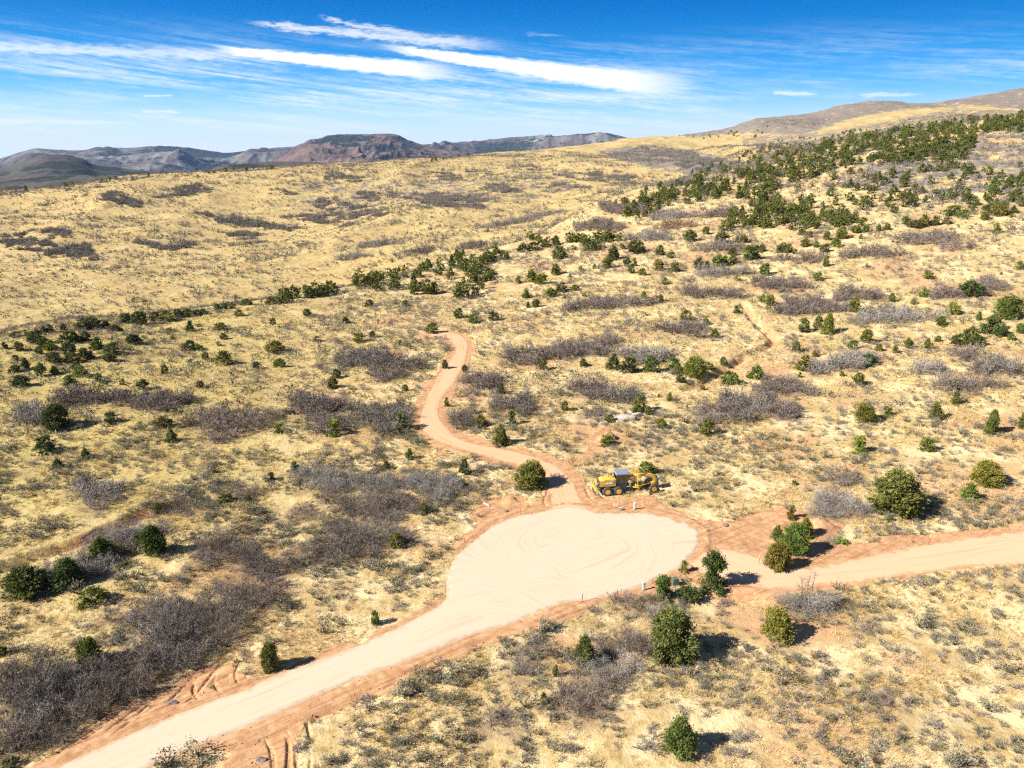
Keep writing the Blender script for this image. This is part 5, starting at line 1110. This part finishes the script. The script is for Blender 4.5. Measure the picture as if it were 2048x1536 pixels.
def part(name, bm, mat, parent, smooth=False):
    bmesh.ops.recalc_face_normals(bm, faces=bm.faces); me = bpy.data.meshes.new(name); bm.to_mesh(me); bm.free(); me.materials.append(mat)
    if smooth:
        me.polygons.foreach_set('use_smooth', [True]*len(me.polygons))
        try: me.set_sharp_from_angle(angle=rad(35))
        except Exception: pass
    return obj(name, me, parent)
def B(): return bmesh.new()
YEL = paint('machine_yellow', (.70, .42, .04), .45, 0, .55, (.60, .44, .24)); TYRE = paint('tyre_rubber', (.045, .044, .045), .85, 0, .75, (.19, .165, .15))
CAB = paint('cab_dark_frame', (.035, .045, .045), .5, 0, .2); ROOF = paint('cab_roof_grey', (.19, .235, .30), .5, 0, .25, (.5, .46, .42)); STEEL = paint('dark_steel', (.06, .062, .066), .5, .2, .35, (.25, .19, .14))
BLADE = paint('worn_blade_steel', (.42, .33, .22), .35, .6, .5, (.6, .45, .28)); WHT = paint('white_paint', (.75, .75, .74), .6, 0, .15); GRYP = paint('panel_grey', (.42, .42, .44), .5, 0, .2)
ORG = paint('orange_plastic', (.85, .17, .03), .6, 0, .05); REDP = paint('red_plastic', (.62, .05, .03), .6, 0, .05); SEAT = paint('seat_vinyl', (.20, .22, .10), .7, 0, .2)
GRNP = paint('utility_green', (.075, .125, .085), .5, 0, .2, (.35, .35, .28)); PALEG = paint('pale_green_plastic', (.36, .47, .42), .55, 0, .15); LATH = paint('raw_wood_lath', (.50, .33, .18), .9, 0, .2); CONC = paint('concrete', (.42, .40, .36), .9, 0, .3)
GLS = bpy.data.materials.new('cab_glass'); GLS.use_nodes = True; gt_ = GLS.node_tree; gt_.nodes.clear(); kg = T(gt_)
gm_ = kg.n('ShaderNodeMixShader', {0: .13, 1: kg.n('ShaderNodeBsdfTransparent', {0: (.26, .34, .24, 1)}), 2: kg.n('ShaderNodeBsdfGlossy', {0: (.75, .9, .75, 1), 1: .08})})
gt_.links.new(gm_, gt_.nodes.new('ShaderNodeOutputMaterial').inputs[0])

# ------------------------------------------------------------------ the road grader
pr, pf = cast([1214.4, 1306.6], [991.2, 985.2], hland)
hd = math.atan2(pf[1]-pr[1], pf[0]-pr[0]); WB = float(np.hypot(*(pf-pr)[:2])); print('grader wheelbase', WB, 'at', pr)
gc = pr[:2]+np.array([-math.sin(hd), math.cos(hd)])*1.05
G = empty('road_grader', (gc[0], gc[1], gheight(*gc)[0]+.0), hd)
tag(G, 'yellow road grader with grey cab roof parked on red dirt above the turnaround', 'grader')
s_ = WB/6.35; G.scale = (s_, s_, s_)
XF = 6.35; RW = .63
def wheel(x, y, side, steer=0):
    w_ = empty('wheel', (x, y, RW)); w_.parent = G; w_.rotation_euler = (0, 0, steer)
    b = B(); blathe(b, [(.34, -.19), (.50, -.20), (.585, -.17), (.625, -.10), (.635, 0), (.625, .10), (.585, .17), (.50, .20), (.34, .19)], 30)
    for i in range(22):
        for sg in (-1, 1):
            a = 6.28318*(i+.25*(sg > 0))/22; c, s = math.cos(a), math.sin(a)
            v = bbox(b, (0, 0, 0), (.05, .17, .035), ('X', .45*sg), 0); bmesh.ops.rotate(b, verts=v, matrix=Matrix.Rotation(-a+math.pi/2, 3, 'Y')); bmesh.ops.translate(b, verts=v, vec=(c*.635, sg*.09, s*.635))
    part('tyre', b, TYRE, w_, True)
    b = B(); blathe(b, [(.345, side*.195), (.345, side*.17), (.30, side*.15), (.27, side*.04), (.17, side*.02), (.15, side*.10), (.07, side*.12), (.001, side*.12)], 26)
    for i in range(8): a = i*math.pi/4; bcyl(b, (.21*math.cos(a), side*.03, .21*math.sin(a)), (.21*math.cos(a), side*.06, .21*math.sin(a)), .022, .022, 6)
    part('rim', b, YEL, w_, True); return w_
for side in (-1, 1):
    wheel(0, side*1.05, side); wheel(1.50, side*1.05, side); wheel(XF, side*1.02, side, .06)
b = B(); bbox(b, (.75, 0, .72), (2.0, 1.5, .30)); [bbox(b, (.75, sg*.80, .64), (1.95, .16, .36)) for sg in (-1, 1)]; bbox(b, (.4, 0, 1.0), (2.6, .9, .34)); bbox(b, (2.2, 0, 1.05), (2.0, .7, .30)); part('rear_frame', b, STEEL, G)
b = B(); bprism(b, [(-.98, 1.15), (1.22, 1.15), (1.22, 2.14), (1.05, 2.18), (-.55, 2.12), (-.98, 1.96)], -.62, .62)
for z in (1.45, 1.95): bbox(b, (.12, 0, z), (1.9, 1.27, .03), None, 0)
part('engine_hood', b, YEL, G)
b = B()
for sg in (-1, 1):
    bbox(b, (.82, sg*.637, 1.88), (.42, .03, .44), None, .01)
    for i in range(6): bbox(b, (.82, sg*.655, 1.74+i*.056), (.34, .02, .025), None, 0)
part('side_grille', b, GRYP, G)
b = B(); bbox(b, (.35, -.634, 1.60), (.85, .022, .20), None, 0); bbox(b, (-.45, -.634, 2.0), (.32, .022, .13), None, 0); part('hood_panel', b, WHT, G)
b = B(); bcyl(b, (.35, -.15, 2.3), (.35, -.15, 2.85), .05); bcyl(b, (.75, .2, 2.3), (.75, .2, 2.62), .09); bcyl(b, (.75, .2, 2.62), (.75, .2, 2.68), .13); bcyl(b, (.35, -.15, 2.85), (.28, -.15, 2.92), .05); part('exhaust', b, STEEL, G)
b = B(); bbox(b, (-1.04, 0, 1.45), (.10, 1.2, 1.1)); 
for i in range(8): bbox(b, (-1.10, 0, 1.05+i*.11), (.03, 1.05, .035), None, 0)
bbox(b, (-1.05, 0, .78), (.16, 1.7, .22)); part('rear_grille', b, STEEL, G)
R_ = B()
for sg in (-.42, .42): btube(R_, [(-1.1, sg, 1.7), (-1.55, sg, 1.35), (-1.45, sg, .75)], .06); btube(R_, [(-1.1, sg, .8), (-1.5, sg, .75)], .055)
bbox(R_, (-1.50, 0, .75), (.20, 1.9, .20)); part('ripper', R_, YEL, G)
b = B()
for sg in (-.8, -.4, 0, .4, .8): bbox(b, (-1.55, sg, .45), (.10, .07, .55), ('Y', .12), .01)
part('ripper_shank', b, STEEL, G)
# cab
b = B(); bprism(b, [(1.40, 1.15), (2.62, 1.15), (2.78, 1.35), (2.78, 1.55), (1.34, 1.55)], -.62, .62); part('cab_base', b, CAB, G)
b = B()
P4 = [(1.36, 1.5), (2.72, 1.5)]; Q4 = [(1.30, 2.72), (2.98, 2.72)]
for sg in (-1, 1):
    y0, y1 = sg*.60, sg*.70
    for (p, q, r) in ((P4[0], Q4[0], .055), (P4[1], Q4[1], .055), ((2.02, 1.5), (2.08, 2.72), .05)): bcyl(b, (p[0], y0, p[1]), (q[0], y1, q[1]), r, r, 6)
    for (x0, z0, x1, z1) in ((1.30, 2.72, 2.98, 2.72), (1.36, 1.55, 2.72, 1.55)): bcyl(b, (x0, y1 if z0 > 2 else y0, z0), (x1, y1 if z1 > 2 else y0, z1), .06, .06, 6)
for x, z, y_ in ((1.30, 2.72, .70), (2.98, 2.72, .70), (2.86, 2.2, .64), (1.36, 1.6, .6), (2.72, 1.6, .6)): bcyl(b, (x, -y_, z), (x, y_, z), .045, .045, 6)
part('cab_frame', b, CAB, G)
b = B(); bprism(b, [(1.18, 2.77), (3.10, 2.77), (3.14, 2.83), (3.05, 2.93), (1.26, 2.95), (1.15, 2.84)], -.80, .80); part('cab_roof', b, ROOF, G)
def pane(pts):
    b = B(); b.faces.new([b.verts.new(p) for p in pts]); o = part('cab_window', b, GLS, G); md = o.modifiers.new('thickness', 'SOLIDIFY'); md.thickness = .012; return o
for sg in (-1, 1):
    pane([(1.40, sg*.605, 1.6), (1.99, sg*.605, 1.6), (2.05, sg*.69, 2.67), (1.34, sg*.69, 2.67)]); pane([(2.05, sg*.605, 1.6), (2.69, sg*.605, 1.6), (2.94, sg*.69, 2.67), (2.12, sg*.69, 2.67)])
pane([(2.74, -.56, 1.65), (2.74, .56, 1.65), (2.97, .66, 2.67), (2.97, -.66, 2.67)]); pane([(1.34, -.56, 1.65), (1.34, .56, 1.65), (1.31, .66, 2.67), (1.31, -.66, 2.67)])
b = B(); bbox(b, (1.75, 0, 1.75), (.5, .5, .14)); bbox(b, (1.52, 0, 2.05), (.12, .48, .6), ('Y', -.1)); part('seat', b, SEAT, G)
b = B(); bcyl(b, (2.55, 0, 1.5), (2.35, 0, 2.15), .04); bbox(b, (2.5, 0, 2.0), (.18, .5, .22)); part('steering_console', b, CAB, G)
b = B()
for i in range(3): bbox(b, (2.35, -.74, .72+i*.28), (.42, .18, .03), None, 0)
btube(b, [(2.15, -.84, .65), (2.15, -.84, 1.6)], .02, 6); btube(b, [(2.56, -.84, .65), (2.56, -.84, 1.6)], .02, 6); part('step_ladder', b, STEEL, G)
# gooseneck and beam
b = B()
def beam(pts, w0, h0, yh):
    up, dn = [], []
    for i, (x, z) in enumerate(pts):
        a = Vector((pts[min(i+1, len(pts)-1)][0]-pts[max(i-1, 0)][0], pts[min(i+1, len(pts)-1)][1]-pts[max(i-1, 0)][1])).normalized(); n_ = Vector((-a.y, a.x)); h_ = h0[i]/2
        up.append((x+n_.x*h_, z+n_.y*h_)); dn.append((x-n_.x*h_, z-n_.y*h_))
    for i in range(len(pts)-1): bprism(b, [dn[i], dn[i+1], up[i+1], up[i]], -yh, yh)
beam([(2.7, 1.35), (3.05, 1.75), (3.45, 2.12), (3.95, 2.28), (4.5, 2.30), (5.3, 2.28), (6.1, 2.20), (6.55, 2.02), (6.74, 1.55), (6.74, .95)], 0, [.32, .30, .28, .28, .30, .33, .36, .42, .42, .36], .17)
bbox(b, (4.25, 0, 2.2), (.55, .75, .30)); bbox(b, (6.55, 0, 1.0), (.5, .5, .4)); part('main_beam', b, YEL, G)
b = B(); bbox(b, (XF, 0, .72), (.22, 1.75, .24)); btube(b, [(XF+.25, -.8, .75), (XF+.25, .8, .75)], .03, 6); part('front_axle', b, STEEL, G)
b = B(); bbox(b, (7.02, 0, 1.35), (.26, 1.0, .95)); bbox(b, (6.88, 0, 1.9), (.2, .55, .25)); part('front_block', b, CAB, G)
b = B()
for sg in (-.4, .4): bcyl(b, (7.05, sg, 1.95), (7.2, sg, 1.95), .09)
part('headlight', b, GRYP, G)
# drawbar, circle and moldboard
b = B(); 
for sg in (-1, 1): btube(b, [(6.35, sg*.06, 1.05), (5.0, sg*.42, .98), (4.1, sg*.62, .95)], .085, 8)
bbox(b, (4.15, 0, .98), (.5, 1.5, .16)); part('drawbar', b, YEL, G)
b = B(); n = 32
for i in range(n):
    a0, a1 = 6.28318*i/n, 6.28318*(i+1)/n
    bcyl(b, (4.25+.72*math.cos(a0), .72*math.sin(a0), .80), (4.25+.72*math.cos(a1), .72*math.sin(a1), .80), .075, .075, 6)
for sg in (-.5, .5): bprism(b, [(4.05, .85), (4.5, .85), (4.62, .55), (4.45, .28), (4.3, .32), (4.2, .6)], sg-.06, sg+.06)
part('circle', b, YEL, G)
MB_ = B(); prof = [(.30*math.cos(t)-.30, .34+.34*math.sin(t)) for t in np.linspace(-1.15, 1.15, 9)]; inn = [(x+.03, z) for x, z in prof[::-1]]
bprism(MB_, prof+inn, -1.85, 1.85); o = part('moldboard', MB_, BLADE, G, True); o.location = (4.72, 0, .02); o.rotation_euler = (0, 0, rad(26))
b = B()
for sg in (-1, 1): bcyl(b, (4.2, sg*.48, 2.75), (4.2, sg*.56, 1.9), .075); bcyl(b, (4.2, sg*.56, 1.9), (4.2, sg*.62, 1.0), .04)
bcyl(b, (4.05, .35, 2.2), (4.0, -.55, 1.05), .06); part('lift_cylinder', b, YEL, G)
b = B()
for sg, dx in ((-.2, 0), (.1, .1), (.25, -.1), (-.35, .2)): btube(b, [(2.9+dx, sg, 1.9), (3.6, sg, 1.62+dx*.5), (4.2+dx, sg*1.2, 1.75), (4.3+dx, sg*1.6, 1.1)], .022, 5)
part('hydraulic_hose', b, CAB, G)
b = B(); bcyl(b, (4.22, -.30, 2.35), (4.24, -.30, 3.5), .02, .02, 6); bbox(b, (4.26, -.30, 3.1), (.05, .22, .75), ('Y', .1), .01); part('marker_flag', b, ORG, G)
b = B(); bcyl(b, (2.9, -.55, 2.94), (2.9, -.55, 3.08), .09, .07, 10); part('beacon_lamp', b, REDP, G)

# ------------------------------------------------------------------ stakes, boxes, rocks
def at(u, v): p = cast([u], [v], hland)[0]; p[2] = gheight(p[0], p[1])[0]; return p
def stake(u, v, h, label, top=None, body=LATH, topfrac=.35, cat='stake', lean=0.05, flag=None):
    p = at(u, v); r = empty('survey_stake', tuple(p)); r.rotation_euler = (lean, lean*.5, .4); tag(r, label, cat, 'survey stakes around the roadworks')
    b = B(); bbox(b, (0, 0, h*.5-.1), (.07, .035, h+.2), None, .004); part('lath', b, body, r)
    if top is not None: b = B(); bbox(b, (0, 0, h*(1-topfrac/2)+.003), (.078, .043, h*topfrac), None, .004); part('painted_top', b, top, r)
    if flag is not None: b = B(); bbox(b, (.10, 0, h*.9), (.22, .012, .16), ('Y', .35), 0); part('ribbon', b, flag, r)
stake(1164, 1203, 1.35, 'white topped stake with pink body on the lower rim of the turnaround', WHT, REDP, .3)
stake(1517, 1129, 1.35, 'white topped orange stake left of the group of three junipers', WHT, ORG, .3)
stake(1857, 1090, 1.45, 'white topped red stake on the far side of the pink road at right', WHT, REDP, .3)
stake(1303, 1178, 1.35, 'white marker with an orange red band beside the left pale utility post', ORG, WHT, .5)
stake(1241, 1191, .9, 'thin bare stake on the turnaround lip left of the utility boxes', None, LATH)
stake(1399, 1058, .95, 'short orange ribboned stake at the far right rim of the turnaround', None, LATH, flag=ORG)
stake(1240, 1017, .95, 'leaning red stake behind the small grey box above the turnaround', None, REDP, lean=-.12)
stake(1222, 1014, .7, 'short dark brown stake on the red dirt below the rear of the grader', None, STEEL)
stake(929, 1086, .8, 'tiny orange tipped stake at the left rim of the turnaround', ORG, LATH, .6)
stake(1040, 1024, .7, 'faint orange tipped stake on red dirt at the top left of the turnaround', ORG, LATH, .6)
stake(278, 1396, .9, 'pale stake at the foot of the brush above the rutted red bank', WHT, LATH, .5)
stake(18, 1462, 1.1, 'stake with a red ribbon in the dark brush at the bottom left', None, REDP, flag=REDP)
stake(95, 1200, .4, 'tiny orange marker on the grass below the two large left junipers', ORG, ORG, .5)
def pedestal(u, v, w_, d_, h, label, mat, mat2, group, cap=.12):
    p = at(u, v); r = empty('utility_pedestal', tuple(p), .25); tag(r, label, 'utility box', group)
    b = B(); bbox(b, (0, 0, h*.5-.05), (w_, d_, h+.1), None, .03); part('housing', b, mat, r)
    b = B(); bbox(b, (0, 0, h+cap*.3), (w_*1.08, d_*1.08, cap), None, .03); part('cap', b, mat2, r)
    b = B(); bbox(b, (0, -d_*.5-.008, h*.5), (w_*.62, .015, h*.6), None, .004); part('label_plate', b, WHT, r)
pedestal(1287, 1181, .30, .26, .95, 'pale green utility post between the turnaround and the white orange marker', PALEG, PALEG, 'utility boxes')
pedestal(1269, 1020, .26, .24, 1.05, 'tall pale blue green utility post with a long shadow below the grader', PALEG, WHT, 'utility boxes')
pedestal(1242, 1021, .34, .30, .38, 'small low grey green utility box at the foot of the leaning red stake', GRNP, PALEG, 'utility boxes')
p = at(1350, 1170); r = empty('transformer_box', tuple(p), .15); r.scale = (.62, .62, .85); tag(r, 'dark green pad transformer partly hidden by the loose juniper', 'transformer', 'utility boxes')
b = B(); bprism(b, [(-.55, 0), (.55, 0), (.55, .95), (.45, 1.05), (-.45, 1.05), (-.55, .95)], -.45, .45); part('cabinet', b, GRNP, r)
b = B(); bbox(b, (0, 0, .03), (1.35, 1.15, .16)); part('concrete_pad', b, CONC, r)
b = B(); bbox(b, (-.28, -.462, .5), (.50, .02, .78), None, .008); bbox(b, (.28, -.462, .5), (.50, .02, .78), None, .008); part('door', b, GRNP, r)
p = at(973, 1010); r = empty('pipe', tuple(p), rad(-50)); tag(r, 'short white pipe lying on the red dirt left of the turnaround top', 'pipe')
b = B(); bcyl(b, (-.55, 0, .10), (.55, 0, .10), .085, .085, 12); part('tube', b, WHT, r); b = B(); bcyl(b, (.45, 0, .10), (.62, 0, .10), .105, .105, 12); part('coupling', b, WHT, r)

def rock_mat(name, c1, c2):
    m, k, b = new_mat(name, .95); P = k.n('ShaderNodeTexCoord', out=3); n = k.noise(P, 1.6, 6, .65); n2 = k.noise(P, 9, 4, .6)
    plug(k, b, k.mix(k.ss(n, .35, .65), c1, c2), k.m('ADD', n, k.m('MULTIPLY', n2, .4)), .8, .12); return m
RK_D, RK_P, RK_R = rock_mat('dark_rock', (.12, .11, .115), (.24, .21, .20)), rock_mat('pale_rock', (.38, .31, .235), (.50, .425, .33)), rock_mat('red_rock', (.36, .17, .10), (.52, .31, .20))
def rock(u, v, size, mat, label, cat='rock', group=None, seed=0, sub=3, name='rock'):
    p = at(u, v); b = B(); bmesh.ops.create_icosphere(b, subdivisions=sub, radius=1.0); r = np.random.default_rng(seed)
    cs = [unit(r.normal(size=3)) for _ in range(14)]; ds = r.uniform(.55, .95, 14)
    for vt in b.verts:
        c = np.array(vt.co)
        for n_, d_ in zip(cs, ds):
            t = c@n_
            if t > d_: c = c-n_*(t-d_)*.92
        c = c*(1+.10*(vnoise(np.array([c[0]*3+seed]), np.array([c[1]*3+c[2]*4]), seed)[0]-.5)*2); vt.co = (c[0]*size[0], c[1]*size[1], c[2]*size[2])
    o = part(name, b, mat, None, False); o.location = (p[0], p[1], p[2]+size[2]*.15); o.rotation_euler = (0, 0, r.uniform(-.4, .4)); tag(o, label, cat, group)
rock(347, 1406, (.50, .32, .26), RK_D, 'dark grey rock lying in the wheel ruts above the road at lower left', seed=1)
rock(523, 1520, (.45, .30, .25), RK_D, 'dark rock on the red patch at the bottom edge below the road', seed=2)
rock(1451, 1051, (.46, .30, .20), RK_D, 'flat dark rock on the red dirt right of the turnaround', seed=3)
rock(1013, 1023, (.40, .26, .18), RK_D, 'dark rock on the red dirt at the top left of the turnaround', seed=4)
for i, (u, v, s, lb) in enumerate([(1248, 838, (2.6, 1.3, .8), 'largest pale boulder slab in the centre, below the dark brush'), (1272, 832, (1.6, .9, .6), 'pale slab at the right end of the largest boulder'), (1238, 842, (1.2, .8, .5), 'pale boulder at the lower left end of the slab'), (1208, 846, (.9, .6, .35), 'small pale boulder left of the slab'), (1276, 821, (1.4, .7, .5), 'pale boulder behind the slab, by the olive juniper'), (1262, 826, (.9, .6, .45), 'small pale boulder on top of the slab outcrop')]):
    rock(u, v, s, RK_P, lb, 'boulder', 'pale boulders in the centre of the slope', 20+i, name='boulder')
for i, (u, v, s, lb) in enumerate([(1733, 292, (6, 4, 4.2), 'pink rock outcrop high among the ridge trees, upper one'), (1716, 297, (3.5, 3, 2.4), 'small pink outcrop left of the upper one on the wooded ridge'), (1748, 312, (6, 4.5, 4), 'pale pink rock face in the middle of the wooded ridge'), (1757, 326, (4.5, 3.5, 3), 'lower pink rock face in the middle of the wooded ridge'), (1590, 317, (4.5, 3, 2.5), 'reddish outcrop at the left part of the wooded ridge'), (1704, 336, (4, 3, 2), 'orange outcrop under the wooded ridge'), (1637, 294, (3.5, 2.5, 1.6), 'pale outcrop on the crest at the left end of the ridge trees'), (1788, 316, (3.5, 3, 2), 'small orange outcrop right of the pale pink rock face')]):
    rock(u, v, tuple(q_*.62 for q_ in s), RK_R if i not in (2, 6) else RK_P, lb, 'outcrop', 'rock outcrops on the wooded ridge', 40+i, name='rock_outcrop')
# ------------------------------------------------------------------ bare dead tree
def bare_tree(u, v, h, stems, label, seed):
    p = at(u, v); r = empty('dead_tree', tuple(p)); tag(r, label, 'dead tree'); rr_ = random.Random(seed); main, twigs = [], []
    for (dx, lean, hh) in stems:
        base = np.array([dx, rr_.uniform(-.15, .15), -.1]); top = np.array([dx+lean, rr_.uniform(-.3, .3), h*hh]); n_ = 7
        pts = [base+(top-base)*i/n_+np.array([rr_.uniform(-.05, .05)*i*.4, rr_.uniform(-.05, .05)*i*.4, 0]) for i in range(n_+1)]
        main.append(tube(pts, [.075*(1-i/n_)+.012 for i in range(n_+1)], 6))
        for _ in range(16):
            t = rr_.uniform(.12, .97); s = base+(top-base)*t; a = rr_.uniform(0, 6.28); L = (1.25-t)*h*rr_.uniform(.14, .40); e = s+np.array([math.cos(a)*L, math.sin(a)*L, L*rr_.uniform(.1, .7)]); m_ = (s+e)/2-np.array([0, 0, L*.06])
            twigs.append(tube([s, m_, e], [.024, .015, .005], 4))
            for _ in range(5):
                t2 = rr_.uniform(.3, 1); s2 = s+(e-s)*t2; a2 = a+rr_.uniform(-1, 1); L2 = L*rr_.uniform(.2, .45); twigs.append(tube([s2, s2+np.array([math.cos(a2)*L2, math.sin(a2)*L2, L2*rr_.uniform(0, .8)])], [.010, .003], 3))
    for nm, P_ in (('trunk', main), ('branches', twigs)):
        V, F = join_np(P_); me = npmesh(nm, V, F, dict(rnd=np.random.default_rng(seed).uniform(0, 1, len(V))), True); me.materials.append(M_BARK); obj(nm, me, r)
bare_tree(1610, 1206, 4.3, [(-.35, -.3, .72), (.0, .1, 1.0), (.45, .35, .88)], 'bare leafless dead tree with three stems rising from silvery brush by the pink road', 5)
# ------------------------------------------------------------------ haze
import bmesh
bm = bmesh.new(); bmesh.ops.create_cube(bm, size=1.0)
hm_ = bpy.data.meshes.new('haze'); bm.to_mesh(hm_); bm.free()
mh = bpy.data.materials.new('haze'); mh.use_nodes = True; ht = mh.node_tree; ht.nodes.clear()
ho = ht.nodes.new('ShaderNodeOutputMaterial'); hv = ht.nodes.new('ShaderNodeVolumePrincipled')
hv.inputs['Color'].default_value = (.36, .60, 1.0, 1); hv.inputs['Density'].default_value = 3.0e-5; hv.inputs['Anisotropy'].default_value = .2
ht.links.new(hv.outputs[0], ho.inputs['Volume'])
hz = obj('haze', hm_, None, mh); top_ = max(float(max((o_.matrix_world @ Vector(c_)).z for c_ in o_.bound_box)) for o_ in bpy.data.objects if o_.type == 'MESH' and o_ is not hz)+12; low_ = -262.0
hz.location = (0, 0, (top_+low_)/2); hz.scale = (19000, 19000, top_-low_); print('haze top', top_)
tag(hz, 'thin blue haze over the far hills', 'haze', kind='stuff')
